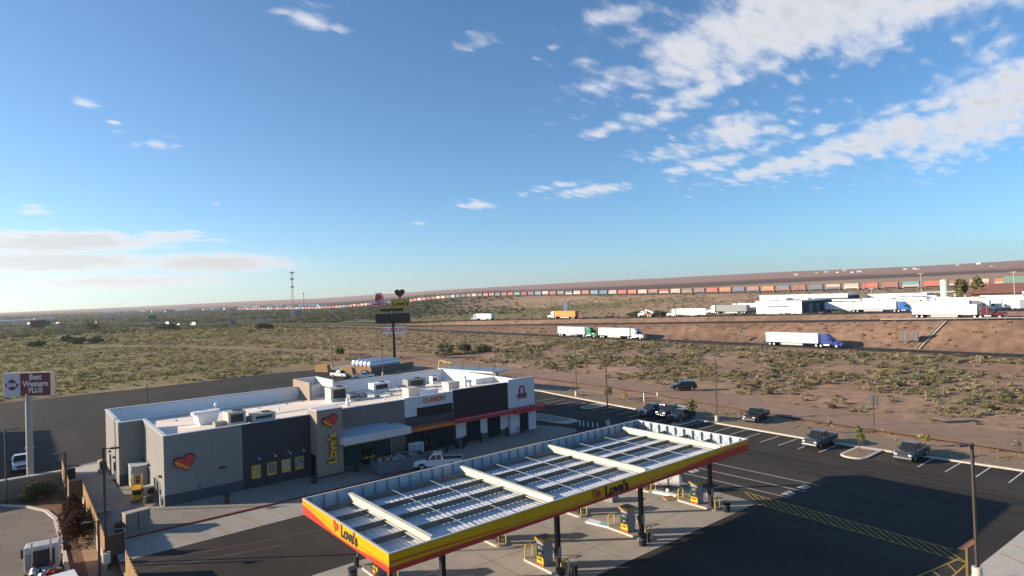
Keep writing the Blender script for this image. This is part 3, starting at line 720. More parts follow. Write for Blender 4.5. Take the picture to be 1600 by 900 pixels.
rtu('small grey box with a dark top at the foot of the left beige roof unit', 19.9, 80.6, 1.4, 1.0, .7, .05, grey_u, False, .1)
rtu('low long beige air conditioner with two black top fans behind the poster wall', 24.6, 82.2, 2.6, 1.7, 1.05, .05, beige_u)
rt('duct_elbow', 'round grey duct elbow between the two beige roof units at the left', 'duct', 22.9, 82.6, [('duct', MB().tube((-.5,0,.3),(.0,0,.55),.35,.35,12).tube((0,0,.55),(.25,-.35,.55),.38,.42,12), grey_u)])
rtu('tall grey and beige roof unit in front of the raised rear parapet box', 37.9, 90.2, 2.6, 1.9, 2.0, .05, beige_u)
rtu('left one of two small grey condensers behind the tan sign tower', 39.6, 88.4, 1.2, .9, .95, .1, grey_u)
rtu('second small grey condenser, right of its twin behind the tan sign tower', 41.2, 88.2, 1.1, .9, .8, .1, grey_u)
rt('vent_pipe', 'white conical vent on the roof between the sign tower and the condensers', 'roof vent', 37.2, 84.6, [('pipe', MB().tube((0,0,0),(0,0,.9),.32,.2,10), white_m), ('cap', MB().tube((0,0,.9),(0,0,1.15),.28,.1,10), white_m)])
rtu('white roof unit with a grey end, mid-roof by the back parapet', 46.6, 93.3, 3.0, 1.6, 1.5, .08, lining)
rtu('dark louvred roof unit right of the white one by the back parapet', 52.4, 92.0, 3.4, 1.6, 1.6, .05, grey_u)
rt('pipe_rack', 'low white rack of pipes lying in the middle of the roof', 'pipes', 46.2, 88.4, [('pipe', MB().tube((-2.6,0,.35),(2.6,0,.35),.06).tube((-2.6,.35,.35),(2.6,.35,.35),.06).tube((-2.6,.7,.35),(2.6,.7,.35),.05), white_m), ('support', MB().box(-2.3,-2.1,-.2,.9,0,.3).box(-.1,.1,-.2,.9,0,.3).box(2.1,2.3,-.2,.9,0,.3), grey_u)], .1)
rtu('beige square roof unit above the white sign band', 46.9, 83.6, 1.6, 1.6, 1.45, .05, beige_u, False)
rtu('long cream roof box right of the square beige unit', 49.6, 83.4, 3.0, 1.5, .9, .05, lining, False)
rtu('plain beige cube unit on the roof above the dark brown panel wall', 55.4, 85.4, 2.0, 1.7, 1.25, .05, beige_u, False)
rtu('small pale roof unit in the far right corner against the back parapet', 57.3, 93.8, 1.1, .9, 1.3, .05, lining)
rt('exhaust_hood', 'white mushroom exhaust fans clustered on a kerb near the white right tower', 'roof vent', 59.4, 86.3, [('housing', MB().tube((-.4,0,0),(-.4,0,.8),.3,.3,12).tube((.5,.2,0),(.5,.2,.7),.3,.3,12), white_m), ('brim', MB().tube((-.4,0,.8),(-.4,0,1.15),.55,.3,14).tube((.5,.2,.7),(.5,.2,1.0),.5,.28,14).tube((-.1,.6,.9),(-.1,.6,1.7),.2,.32,10), white_m)])
for i, (x, y) in enumerate(((13.5,91.6),(16.5,92.2),(23.6,92.4),(27.4,93.2),(31.5,93.4),(34.0,93.8))):
    rt('roof_drain', 'small dark drain on the sunlit roof edge by the back parapet shade', 'drain', x, y, [('dome', MB().tube((0,0,0),(0,0,.16),.2,.12,8), grey_u)], 0, 'roof drains')

rr3 = random.Random(12)
for i, (x, y) in enumerate(((26.5,86.0),(29.0,89.5),(31.0,84.0),(34.0,87.0),(41.0,92.0),(43.5,85.5),(48.5,90.5),(50.5,87.5),(53.0,83.8),(55.5,90.0),(58.5,89.0),(44.0,82.0))):
    h = rr3.uniform(.35,.8); rt('soil_pipe', 'small white plumbing vent stub on the flat store roof', 'roof vent', x, y, [('pipe', MB().tube((0,0,0),(0,0,h),.07,None,8).tube((0,0,0),(0,0,.12),.22,.12,10), white_m)], 0, 'plumbing vent stubs on the roof')
rt('gas_line', 'thin yellow-grey gas pipe running along the roof on small blocks', 'pipes', 38, 86, [('pipe', MB().tube((-12,0,.14),(16,.9,.14),.045,None,6), grey_u), ('block', MB().box(-11,-10.7,-.1,.2,0,.1), conc_lt)])
rt('conduit', 'thin grey conduit crossing the roof towards the back parapet', 'pipes', 50, 84, [('pipe', MB().tube((0,0,.1),(.4,11,.1),.04,None,6), grey_u)])
dusty(membrane, (.60,.53,.46), .5, .8, .6)
# ------------------------------------------------------------------ fuel canopy
CX0, CX1, CY0, CY1, CZ0, CZ1 = 15.55, 51.75, 30.64, 43.48, 5.67, 6.71
KO = (33.65, 37.06, 0)
canopy = thing('fuel_canopy', 'long open-topped fuel canopy with yellow and red fascia on dark columns', 'canopy', KO)
fas_y = mat('fascia_yellow', (.72,.36,.004), rough=.35, var=.04, scale=.6, coat=.2)
fas_r = mat('fascia_red', (.56,.050,.030), rough=.35, var=.04, scale=.6, coat=.2)
cream = mat('cream_steel', (.60,.56,.44), rough=.55, var=.05)
purl = mat('galvanised_purlin', (.13,.137,.125), rough=.6, metal=.2, var=.10, scale=2)
deckm = mat('deck_pan', (.60,.61,.62), rough=.45, metal=.12, var=.14, scale=.7)
panel = mat('fascia_back', (.40,.46,.50), rough=.5, metal=.15, var=.07, scale=1.5)
colm = mat('column_black', (.02,.021,.024), rough=.4, var=.1)
def C(name, mb, m, parent=None, bevel=0, smooth=False): return mb.build(name, m, parent or canopy, KO, bevel, smooth)
# fascia walls: thin outer skins (yellow) with galvanised backs
T = .06
fl = C('fascia', MB().box(CX0,CX1,CY0,CY0+T,CZ0,CZ1), fas_y)
fe = C('fascia', MB().box(CX0,CX0+T,CY0+T,CY1-T,CZ0,CZ1), fas_y)
fb = C('fascia', MB().box(CX0,CX1,CY1-T,CY1,CZ0,CZ1), fas_y)
fr_ = C('fascia', MB().box(CX1-T,CX1,CY0+T,CY1-T,CZ0,CZ1), fas_y)
for nm, b in (('fascia_lining',(CX0+T,CX1-T,CY1-T-.03,CY1-T)),('fascia_lining',(CX1-T-.03,CX1-T,CY0+T,CY1-T-.03)),('fascia_lining',(CX0+T,CX0+T+.03,CY0+T,CY1-T-.03)),('fascia_lining',(CX0+T+.03,CX1-T-.03,CY0+T,CY0+T+.03))):
    C(nm, MB().box(*b,CZ0+.1,CZ1-.02), panel)
mb = MB()
mb.box(CX0-.02,CX1+.02,CY0-.02,CY0+.12,CZ1,CZ1+.035); mb.box(CX0-.02,CX1+.02,CY1-.12,CY1+.02,CZ1,CZ1+.035)
mb.box(CX0-.02,CX0+.12,CY0+.12,CY1-.12,CZ1,CZ1+.035); mb.box(CX1-.12,CX1+.02,CY0+.12,CY1-.12,CZ1,CZ1+.035)
C('rim', mb, mat('rim_metal', (.55,.55,.56), rough=.4, metal=.3, var=.05))
# swooshes: red field at the bottom and a thin red line above it, as raised panels
def band(along, lo, hi, mapper, m, parent, n=28):
    top = [mapper(along(i/n), hi(i/n)) for i in range(n+1)]; bot = [mapper(along(i/n), lo(i/n)) for i in range(n+1)]
    mb = MB(); vs = top + bot; k = n+1
    mb.add(vs, [(i, i+1, k+i+1, k+i) for i in range(n)]); o = C('red_swoosh', mb, m, parent); return o
hgt = CZ1 - CZ0
endY = lambda t: CY1 - t*(CY1-CY0)          # t = 0 at the far-left corner, 1 at the near corner
def sm(a, b, t): return smooth(a, b, t)
orange_f = mat('fascia_orange', (.62,.19,.02), rough=.35, var=.04, coat=.2)
E = lambda off: (lambda a, h: (CX0-off, a, CZ0 + h*hgt))
band(endY, lambda t: 0.0, lambda t: .60 - .50*sm(0,.5,t) + .20*sm(.55,1,t), E(.004), fas_r, fe)
band(endY, lambda t: .74 - .36*sm(0,.55,t) - .03*sm(.6,1,t), lambda t: .84 - .42*sm(0,.55,t) + .02*sm(.6,1,t), E(.005), orange_f, fe)
band(endY, lambda t: .17 + .10*sm(.55,1,t), lambda t: .19 + .24*sm(.62,1,t), E(.003), orange_f, fe)
longX = lambda t: CX0 + t*(CX1-CX0)
F = lambda off: (lambda a, h: (a, CY0-off, CZ0 + h*hgt))
band(longX, lambda t: 0.0, lambda t: .30 - .10*sm(.1,.35,t) + .03*sm(.35,.6,t) + .40*sm(.6,.97,t), F(.004), fas_r, fl)
band(longX, lambda t: .50 - .20*sm(0,.35,t) + .08*sm(.45,.75,t)+.36*sm(.7,1,t), lambda t: .60 - .26*sm(0,.35,t) + .10*sm(.45,.75,t)+.38*sm(.7,1,t), F(.005), fas_r, fl)
Rr = lambda off: (lambda a, h: (CX1+off, a, CZ0 + h*hgt)); Bk = lambda off: (lambda a, h: (a, CY1+off, CZ0 + h*hgt))
band(endY, lambda t: 0, lambda t: .25+.15*t, Rr(.004), fas_r, fr_); band(longX, lambda t: 0, lambda t: .25+.1*t, Bk(.004), fas_r, fb)
ink = mat('letter_black', (.03,.022,.02), rough=.5, var=.05)
TK = Matrix.Translation([-v for v in KO])
Mf = frame((33.3, CY0-.006, 6.22), (1,0,0), (0,0,1)); heart_sign(Mf @ Matrix.Translation((-1.55,-.02,0)), .95, .8, fl, KO, .01, -18, 'heart_emblem', True, (orange_f, sign_red))
text("Love's", 1.02, .012, ink, fl, TK @ Mf @ Matrix.Translation((.62,-.02,.008)), name='fascia_lettering', offset=.04, space=.95, xs=1.05)
Me = frame((CX0-.006, 36.2, 6.28), (0,-1,0), (0,0,1)); heart_sign(Me @ Matrix.Translation((-1.55,0,0)), .85, .75, fe, KO, .01, -18, 'heart_emblem', True, (orange_f, sign_red))
text("Love's", 1.0, .012, ink, fe, TK @ Me @ Matrix.Translation((.45,-.03,.008)), name='fascia_lettering', offset=.04, space=.95, xs=1.0)
# deck of corrugated pans, flutes running across the canopy
mb = MB(); n = int((CX1-CX0-.2)/.41); z0 = CZ0 + .10; prof = []
for i in range(n):
    x = CX0+.1+i*.41; prof += [(x,z0),(x+.17,z0),(x+.22,z0+.022),(x+.34,z0+.022),(x+.39,z0)]
a = [(x, CY0+.1, z) for x, z in prof]; b = [(x, CY1-.1, z) for x, z in prof]; k = len(prof)
mb.add(a+b, [(i,i+1,k+i+1,k+i) for i in range(k-1)])
C('deck', mb, deckm)
C('soffit', MB().box(CX0+.08,CX1-.08,CY0+.08,CY1-.08,CZ0+.02,CZ0+.05), white_m)
# purlins, beams, ties, fascia posts
for y in (34.5,37.1,39.7,42.2):
    mb = MB(); mb.box(CX0+.1,CX1-.1,y-.02,y+.02,z0+.03,z0+.40); mb.box(CX0+.1,CX1-.1,y-.05,y-.02,z0+.36,z0+.40); C('purlin', mb, purl)
for x in (18.7,28.45,38.2,48.55):
    mb = MB(); zt = CZ1-.12; zb = zt-.50
    mb.prism([(CY0+.85,zb+.1),(CY0+.85,zt),(CY1-.85,zt),(CY1-.45,zt-.22),(CY1-1.4,zb)],'x',x-.02,x+.02)
    mb.box(x-.15,x+.15,CY0+.85,CY1-.86,zt,zt+.03); mb.box(x-.15,x+.15,CY0+.85,CY1-1.4,zb-.03,zb)
    C('beam', mb, cream)
for x in (21.9,25.2,31.7,34.9,41.7,45.1):
    mb = MB(); mb.tube((x,CY0+.5,z0+.415),(x,CY1-.4,z0+.415),.024,None,5)
    C('tie_bar', mb, galv)
def rep(name, mb, spots, m):
    """one bracket mesh, a part of its own at every spot"""
    me = None
    for p in spots:
        if me is None: o = mb.build(name, m, canopy); me = o.data
        else: o = bpy.data.objects.new(name, me); COL.objects.link(o); o.parent = canopy
        o.location = [p[k]-KO[k] for k in range(3)]
xsb = [CX0+.55+i for i in range(36) if CX0+.55+i < CX1-.2]; ysb = [CY0+.75+i*1.02 for i in range(12)]
rep('bracket', MB().box(-.025,.025,-.19,0,.2,1.0), [(x,CY1-T-.03,CZ0) for x in xsb], galv)
rep('bracket', MB().box(-.19,0,-.025,.025,.2,1.0).tube((-.07,0,.94),(-.92,0,.3),.022,None,5), [(CX1-T-.03,y,CZ0) for y in ysb], galv)
rep('bracket', MB().box(0,.13,-.02,.02,.2,.98), [(CX0+T+.03,y,CZ0) for y in ysb], galv)
rep('bracket', MB().box(-.02,.02,0,.13,.2,.98), [(x,CY0+T+.03,CZ0) for x in xsb], galv)
IX = (20.9, 30.85, 40.35, 50.35)
for x in IX:
    for y in (33.85, 41.15):
        c = C('column', MB().box(x-.16,x+.16,y-.16,y+.16,.1,CZ0+.05), colm, None, .02)
        C('column_box', MB().box(x-.24,x+.24,y+.17,y+.29,1.05,1.75).box(x-.12,x+.12,y-.26,y-.165,1.2,1.9), grey_u, c)
# ------------------------------------------------------------------ pumps on their islands
pump_grey = mat('pump_grey', (.25,.265,.28), rough=.45, var=.05)
pump_dark = mat('pump_dark', (.03,.03,.032), rough=.4, var=.1)
yel_bright = mat('pump_yellow', (.72,.50,.02), rough=.45, var=.05)
hoop_y = mat('hoop_yellow', (.62,.42,.05), rough=.5, var=.12, scale=3)
steel = mat('brushed_steel', (.5,.5,.5), rough=.35, metal=.7, var=.05)
tyre_m = mat('tyre_rubber', (.022,.021,.02), rough=.9, var=.1)
def make_pump():
    t = thing('fuel_pump', '', 'fuel pump', group='fuel pumps under the canopy')
    MB().box(-.44,.44,-.38,.38,.16,2.0).build('housing', pump_grey, t, bevel=.04)
    top = MB().box(-.52,.52,-.5,.5,2.0,2.22).build('topper', mat('topper_gold', (.55,.31,.03), rough=.5, var=.1), t, bevel=.03)
    MB().box(-.44,.44,-.42,.42,2.221,2.24).build('topper_cap', pump_dark, top)
    for s in (-1, 1):
        f = MB().box(min(s*.44,s*.47),max(s*.44,s*.47),-.36,.36,.85,1.75).build('front_panel', pump_dark, t)
        MB().box(min(s*.47,s*.485),max(s*.47,s*.485),-.2,.2,1.35,1.62).build('screen', mat('pump_screen', (.12,.16,.17), rough=.15), f)
        MB().box(min(s*.47,s*.485),max(s*.47,s*.485),-.16,.16,1.0,1.22).build('keypad', steel, f)
        l = MB().box(min(s*.44,s*.475),max(s*.44,s*.475),-.37,.37,.2,.84).build('lower_panel', yel_bright, t)
        MB().box(min(s*.475,s*.482),max(s*.475,s*.482),-.36,.36,.21,.36).build('red_stripe', fas_r, l)
        MB().box(min(s*.475,s*.482),max(s*.475,s*.482),-.2,.2,.55,.66).build('panel_badge', sign_red, l)
        for j, y in enumerate((-.3,0.0,.3)):
            h = MB().path([(s*.47,y,1.3),(s*.62,y+.03,1.15),(s*.66,y+.06,.75),(s*.6,y+.02,.6),(s*.5,y-.04,1.0)], .022, 6)
            h.box(min(s*.47,s*.56),max(s*.47,s*.56),y-.05,y+.05,1.18,1.42).build('hose_nozzle', [pump_dark, pump_dark, mat('nozzle_green', (.03,.22,.06))][j], t)
    return t
def make_island():
    t = thing('pump_island', '', 'pump island', group='raised pump islands under the canopy')
    out = [(.62*math.cos(a), 1.72+.5*math.sin(a)) for a in [PI*i/10 for i in range(11)]] + [(.62*math.cos(a), -1.72+.5*math.sin(a)) for a in [PI+PI*i/10 for i in range(11)]]
    MB().prism(out,'z',0,.16).build('kerb', conc_lt, t, bevel=.02)
    MB().prism([(p[0]*.93,p[1]*.97) for p in out],'z',.161,.168).build('island_top', conc_dk, t)
    return t
def make_hoop():
    t = thing('guard_hoop', '', 'guard rail', group='yellow hoop guards at the island ends')
    pts = [(-.38,0,0)] + [(-.38+.18-.18*math.cos(a), 0, .92+.18*math.sin(a)) for a in [PI/2*i/4 for i in range(5)]] + [(.38-.18+.18*math.sin(a), 0, .92+.18*math.cos(a)) for a in [PI/2*i/4 for i in range(5)]] + [(.38,0,0)]
    MB().path(pts, .055, 9).build('hoop', hoop_y, t); MB().tube((-.38,0,0),(-.38,0,.03),.1).tube((.38,0,0),(.38,0,.03),.1).build('foot_plate', hoop_y, t)
    return t
def make_bin(m=black_m):
    t = thing('litter_bin', '', 'bin', group='black litter bins')
    MB().tube((0,0,0),(0,0,.85),.30,.34,16).build('bin_body', m, t, bevel=.02); r = MB().tube((0,0,.85),(0,0,.93),.36,.36,16).build('lid', pump_dark, t)
    MB().tube((0,0,.55),(0,0,.58),.335,.338,16).build('band', grey_u, t)
    return t
pump0, isl0, hoop0, bin0 = make_pump(), make_island(), make_hoop(), make_bin()
ordn = ('leftmost', 'second from left', 'third from left', 'rightmost')
first = dict(p=True, i=True, h=True)
def use(o, k):
    if first[k]: first[k] = False; return o
    return copy_tree(o)
for i, x in enumerate(IX):
    for row, (yc, yp) in (('front', (35.2, 35.35)), ('rear', (42.6, 42.5))):
        if row == 'rear' and i > 3: continue
        place(use(isl0, 'i'), (x, yc, 0), 0, f'{ordn[i]} pump island of the {row} row, kerbed concrete with rounded ends')
        place(use(pump0, 'p'), (x, yp, 0), 0, f'{ordn[i]} grey and yellow fuel pump of the {row} row under the canopy')
        for e, yy in (('near', yc-2.05), ('far', yc+2.0)):
            if row == 'rear' and e == 'far': continue
            place(use(hoop0, 'h'), (x, yy, 0), 0, f'yellow guard hoop at the {e} end of the {ordn[i]} {row} island')
place(bin0, (50.55,32.35,0), 0, 'black litter bin at the near corner of the rightmost front pump island')
for x, y, l in ((39.1,32.75,'black litter bin beside the column of the third front pump island'),(29.9,32.6,'black litter bin in front of the second front pump island'),(19.0,43.2,'black litter bin by the leftmost rear pump at the pad edge')):
    place(copy_tree(bin0), (x,y,0), 0, l)
for x, y, l in ((39.95,32.9,'small black windscreen washer bucket stand by the third front column'),(31.3,32.6,'small black washer bucket stand by the second front column'),(20.2,45.2,'black washer bucket stand under the left end of the canopy')):
    t = thing('washer_stand', l, 'washer stand', (x,y,0), 0, 'windscreen washer stands')
    MB().box(-.16,.16,-.14,.14,0,.75).build('bucket', black_m, t, bevel=.03); MB().tube((0,0,.7),(.12,0,1.05),.018).build('squeegee', galv, t)
for x, y, l in ((16.6,68.4,'black litter bin on the shop walk under the heart emblem wall'),(26.0,68.9,'black litter bin beside the left foot of the tan sign tower'),(31.4,69.6,'pair-top black bin in front of the green shop windows'),(46.3,70.2,'black litter bin by the coffee-shop doors'),(58.3,70.9,'black litter bin at the foot of the white sign tower')):
    place(copy_tree(bin0), (x,y,.12), 0, l, 'black litter bins')
# white water tank trailer, stacked sheets and boards on the pad
t = thing('tank_trailer', 'white cylindrical tank on a two-wheeled trailer behind the rightmost front pump', 'trailer', (51.6,39.6,0), math.radians(-55))
cap = MB(); prof = [(-1.35,.25),(-1.28,.48),(-1.1,.58),(1.1,.58),(1.28,.48),(1.35,.25)]
cap.loft([[(x, r*math.cos(2*PI*k/18), 1.15+r*math.sin(2*PI*k/18)) for k in range(18)] for x, r in prof]); cap.build('tank', white_m, t, smooth=False)
MB().tube((0,0,1.68),(0,0,1.82),.2).build('hatch', pump_dark, t); MB().box(-1.5,2.0,-.35,-.27,.45,.55).box(-1.5,2.0,.27,.35,.45,.55).box(2.0,2.7,-.06,.06,.42,.5).build('chassis', pump_dark, t)
for s in (-1,1):
    w = MB().tube((-.1,s*.62,.36),(-.1,s*.82,.36),.36,None,18).build('wheel', tyre_m, t); MB().tube((-.1,s*.82,.36),(-.1,s*.84,.36),.19,None,12).build('rim', white_m, w)
MB().box(-.3,.3,.55,.58,.9,1.2).box(-.05,.05,-.59,-.57,.6,1.7).build('strap', black_m, t)
t = thing('fascia_panel', 'flat white fascia panels lying on the concrete by the tank trailer', 'panels', (50.55,39.3,0), math.radians(-80)); MB().box(-1.5,1.5,-.35,.35,0,.12).box(-1.3,1.4,-.3,.3,.12,.2).build('panel', white_m, t)
t = thing('fascia_panel', 'white panel with a pale blue label lying left of the third front pump', 'panels', (40.0,38.0,0), math.radians(-78)); MB().box(-1.5,1.5,-.4,.4,0,.14).build('panel', white_m, t); MB().box(-.2,.7,-.35,.35,.141,.15).build('label_sheet', mat('pale_blue', (.25,.45,.55)), t)
t = thing('timber_boards', 'brown timber boards stacked on the pad beside the rightmost front pump', 'boards', (50.3,37.9,0), math.radians(-25)); 
for i in range(4): MB().box(-1.1,1.1,-.5+i*.26,-.27+i*.26,0,.09+.05*(i%2)).build('board', mat('pale_timber', (.40,.25,.12), var=.2, scale=4), t)
t = thing('crate', 'grey crate standing behind the far hoop of the third rear island', 'crate', (45.4,41.8,0), .2); MB().box(-.6,.6,-.5,.5,0,.8).build('crate_side', grey_u, t, bevel=.04)
# ------------------------------------------------------------------ vehicles
paint = mat('car_paint', (.05,.06,.08), rough=.28, var=.03, coat=.6, spec=.5)
def paintmat(name, col): return mat(name, col, rough=.3, var=.03, coat=.5, spec=.5)
lampw = mat('headlamp', (.55,.56,.55), rough=.15, var=.05); lampr = mat('tail_lamp', (.35,.02,.02), rough=.2, var=.05)
chrome = mat('chrome', (.6,.6,.6), rough=.18, metal=.9, var=.03); trim = mat('black_trim', (.025,.025,.027), rough=.6, var=.1)
cglass = glassmat('car_glass', (.018,.022,.026), .2)
def wheel(parent, x, y, r, w, side, rimm=chrome):
    o = MB().tube((x, y-side*w/2, r),(x, y+side*w/2, r), r, None, 20).build('wheel', tyre_m, parent, bevel=.03)
    MB().tube((x, y+side*w/2, r),(x, y+side*(w/2+.015), r), r*.62, r*.55, 14).build('rim', rimm, o); return o
def sec(x, hw, z0, z1, c=.08, hw1=None):
    """cross-section loop at x: half width hw at the belt, hw1 at the top"""
    h1 = hw if hw1 is None else hw1
    return [(x,-hw+c,z0),(x,-hw,z0+c),(x,-hw,(z0+z1)/2),(x,-h1,z1-c),(x,-h1+c,z1),(x,h1-c,z1),(x,h1,z1-c),(x,hw,(z0+z1)/2),(x,hw,z0+c),(x,hw-c,z0)]
def quad(mb, a, b, c, d): mb.add([a,b,c,d],[(0,1,2,3)])
def make_car(kind='pickup'):
    t = thing('pickup_truck' if kind == 'pickup' else 'suv' if kind == 'suv' else 'van', '', kind)
    L0, L1 = -2.9, 2.95
    HW = .98
    if kind == 'pickup':
        b = MB()
        b.loft([sec(-.55,HW,.48,1.22,.07),sec(1.15,HW,.45,1.22,.07),sec(1.3,HW,.45,1.25,.1,.95),sec(2.6,HW-.02,.47,1.16,.12,.90),sec(2.88,HW-.08,.5,1.0,.12,.86)])
        b.box(-2.85,-.55,-HW,-HW+.12,.55,1.25); b.box(-2.85,-.55,HW-.12,HW,.55,1.25); b.box(-2.9,-2.8,-HW+.02,HW-.02,.6,1.25); b.box(-2.85,-.55,-HW+.1,HW-.1,.6,.72)
        b.build('body', paint, t, bevel=.02)
        cab = [(-.62,.0),(1.35,.0)]
        MB().box(-2.78,-.62,-HW+.13,HW-.13,.725,1.17).build('bed_cover', trim, t)
        xr0, xr1, xf1, xf0, zt = -.62, -.45, .62, 1.45, 1.92
    elif kind == 'suv':
        b = MB(); L0 = -2.4; b.loft([sec(-2.4,HW-.06,.5,1.1,.1,.88),sec(-2.2,HW,.45,1.2,.08),sec(1.0,HW,.42,1.2,.08),sec(1.2,HW,.42,1.2,.1,.94),sec(2.3,HW-.03,.45,1.08,.12,.88),sec(2.5,HW-.1,.5,.95,.12,.82)]); b.build('body', paint, t, bevel=.02)
        L1 = 2.5; xr0, xr1, xf1, xf0, zt = -2.3, -2.0, .45, 1.25, 1.82
    else:
        b = MB(); L0 = -2.9; L1 = 2.7; b.loft([sec(-2.9,HW,.45,1.3,.1),sec(1.4,HW,.45,1.3,.1),sec(2.4,HW-.05,.47,1.15,.12,.9),sec(2.7,HW-.12,.5,1.0,.12,.85)]); b.build('body', paint, t, bevel=.02)
        xr0, xr1, xf1, xf0, zt = -2.85, -2.75, 1.1, 1.85, 2.35
    zb = 1.18 if kind != 'suv' else 1.15; hb, ht = HW-.06, HW-.22
    g = MB(); g.loft([[(xr0,-hb,zb),(xr0,hb,zb),(xr1,ht,zt-.04),(xr1,-ht,zt-.04)],[(xr1+.1,-hb,zb),(xr1+.1,hb,zb),(xr1+.1,ht,zt),(xr1+.1,-ht,zt)],[(xf1,-hb,zb),(xf1,hb,zb),(xf1,ht,zt),(xf1,-ht,zt)],[(xf0,-hb,zb),(xf0,hb,zb),(xf0-.04,ht+.12,zb+.05),(xf0-.04,-ht-.12,zb+.05)]])
    g.build('cab', paint, t, bevel=.03)
    # glazing, 12 mm proud of the cab
    def lerp3(a, b, k): return tuple(p+(q-p)*k for p, q in zip(a, b))
    w = MB(); e = .014
    A, B = (xf0+.0, -hb+.05, zb+.07), (xf0+.0, hb-.05, zb+.07); Cc, D = (xf1+.08, ht-.06, zt-.05), (xf1+.08, -ht+.06, zt-.05)
    quad(w, *[(p[0]+e*1.6, p[1], p[2]+e) for p in (A,B,Cc,D)]); w.build('windscreen', cglass, t)
    w = MB(); quad(w, *[(p[0]-e, p[1], p[2]) for p in ((xr0,hb-.12,zb+.12),(xr0,-hb+.12,zb+.12),(xr1,-ht+.1,zt-.12),(xr1,ht-.1,zt-.12))]); w.build('rear_window', cglass, t)
    for s in (-1, 1):
        spans = [(xr1+.12 if kind != 'van' else .2, (xr1+xf1)/2+.12), ((xr1+xf1)/2+.2 if kind != 'van' else .9, xf1+.02)]
        if kind == 'suv': spans = [(-1.95,-1.0),(-.92,-.12),(-.04,.5)]
        if kind == 'van': spans = [(.45,1.15)]
        for k, (u, v) in enumerate(spans):
            last = k == len(spans)-1
            pts = [(u, zb+.06),(v+(.42 if last else 0), zb+.06),(v, zt-.14),(u, zt-.14)]
            w = MB(); yy = lambda z: hb+(ht-hb)*(z-zb)/(zt-zb)+.012
            w.add([(x, s*yy(z), z) for x, z in pts], [(0,1,2,3)]); w.build('side_window', cglass, t)
        for x in (L1-.98, L0+1.25 if kind != 'suv' else L0+.95):
            wheel(t, x, s*(HW-.12), .40, .28, s)
            MB().prism([(x+.50*math.cos(a), .42+.50*math.sin(a)) for a in [PI*i/10 for i in range(11)]],'y',s*(HW-.02),s*(HW+.008)).build('wheel_arch', trim, t)
        MB().box(L1-.16,L1-.02,min(s*.55,s*.88),max(s*.55,s*.88),.82,1.02).build('headlight', lampw, t, bevel=.02)
        MB().box(L0-.02,L0+.05,min(s*.78,s*.96),max(s*.78,s*.96),.85,1.18).build('tail_light', lampr, t)
        MB().box(xf0-.35,xf0-.15,min(s*(HW-.02),s*(HW+.2)),max(s*(HW-.02),s*(HW+.2)),zb+.08,zb+.26).build('mirror', trim, t, bevel=.02)
    MB().box(L1-.10,L1+.03,-.5,.5,.70,1.0).build('grille', trim, t, bevel=.02)
    MB().box(L1-.12,L1+.10,-.92,.92,.45,.66).build('bumper', chrome if kind == 'pickup' else trim, t, bevel=.04)
    MB().box(L0-.10,L0+.04,-.92,.92,.45,.64).build('bumper', chrome if kind == 'pickup' else trim, t, bevel=.04)
    MB().box(L0+.3,L1-.4,-.8,.8,.25,.47).build('underbody', trim, t)
    return t
pick0 = make_car('pickup'); suv0 = make_car('suv'); van0 = make_car('van')
cp = {n: paintmat('paint_'+n, c) for n, c in dict(grey=(.045,.052,.06), slate=(.035,.045,.06), navy=(.022,.028,.045), black=(.012,.013,.015), white=(.62,.63,.64), silver=(.35,.36,.37), maroon=(.12,.012,.015)).items()}
R = math.radians
uses = {'p': 0, 's': 0, 'v': 0}
def car(proto, key, colr, loc, rz, label, group=None):
    sw = {'car_paint': cp[colr]}
    o = copy_tree(proto, None, sw)
    if not group and 'group' in o: del o['group']
    return place(o, loc, R(rz), label, group)
lot = 'vehicles parked along the east kerb'
car(pick0,'p','grey',(81.1,27.3,0),180,'dark grey pickup truck parked right of the small tree island',lot)
car(pick0,'p','grey',(80.1,37.4,0),180,'dark grey pickup truck parked left of the small tree island',lot)
car(suv0,'s','navy',(81.2,59.3,0),178,'dark navy estate car beside the leafy young tree, nearest of the dark trio',lot)
car(pick0,'p','navy',(82.9,62.5,0),180,'dark blue pickup truck in the middle of the dark trio by the kerb',lot)
car(pick0,'p','slate',(81.9,65.3,0),180,'slate blue pickup truck at the left end of the dark trio',lot)
car(pick0,'p','black',(88.6,50.9,.05),-172,'black pickup truck on the dirt verge beyond the kerb lamp post')
car(suv0,'s','black',(103.7,74.9,.5),135,'black estate car driving away along the red dirt track')
car(pick0,'p','white',(68.0,159.0,0),-72,'white crew cab pickup with a black grille by the timber stack behind the shop','white pickups behind the shop')
car(pick0,'p','white',(70.6,150.0,0),-40,'white pickup with an open bed, just above the shop\'s back parapet','white pickups behind the shop')
car(pick0,'p','white',(39.5,64.1,0),146,'white pickup truck parked at the kerb in front of the coffee-shop doors')
car(pick0,'p','white',(.45,103.9,0),-90,'white pickup truck facing the hotel wall behind the tall sign pole')
for o in (pick0, suv0, van0):        # the prototypes themselves leave the scene
    def kill(q):
        for c in CH[q.name]: kill(c)
        bpy.data.objects.remove(q)
    if o is van0: remember(o)
vans = van0
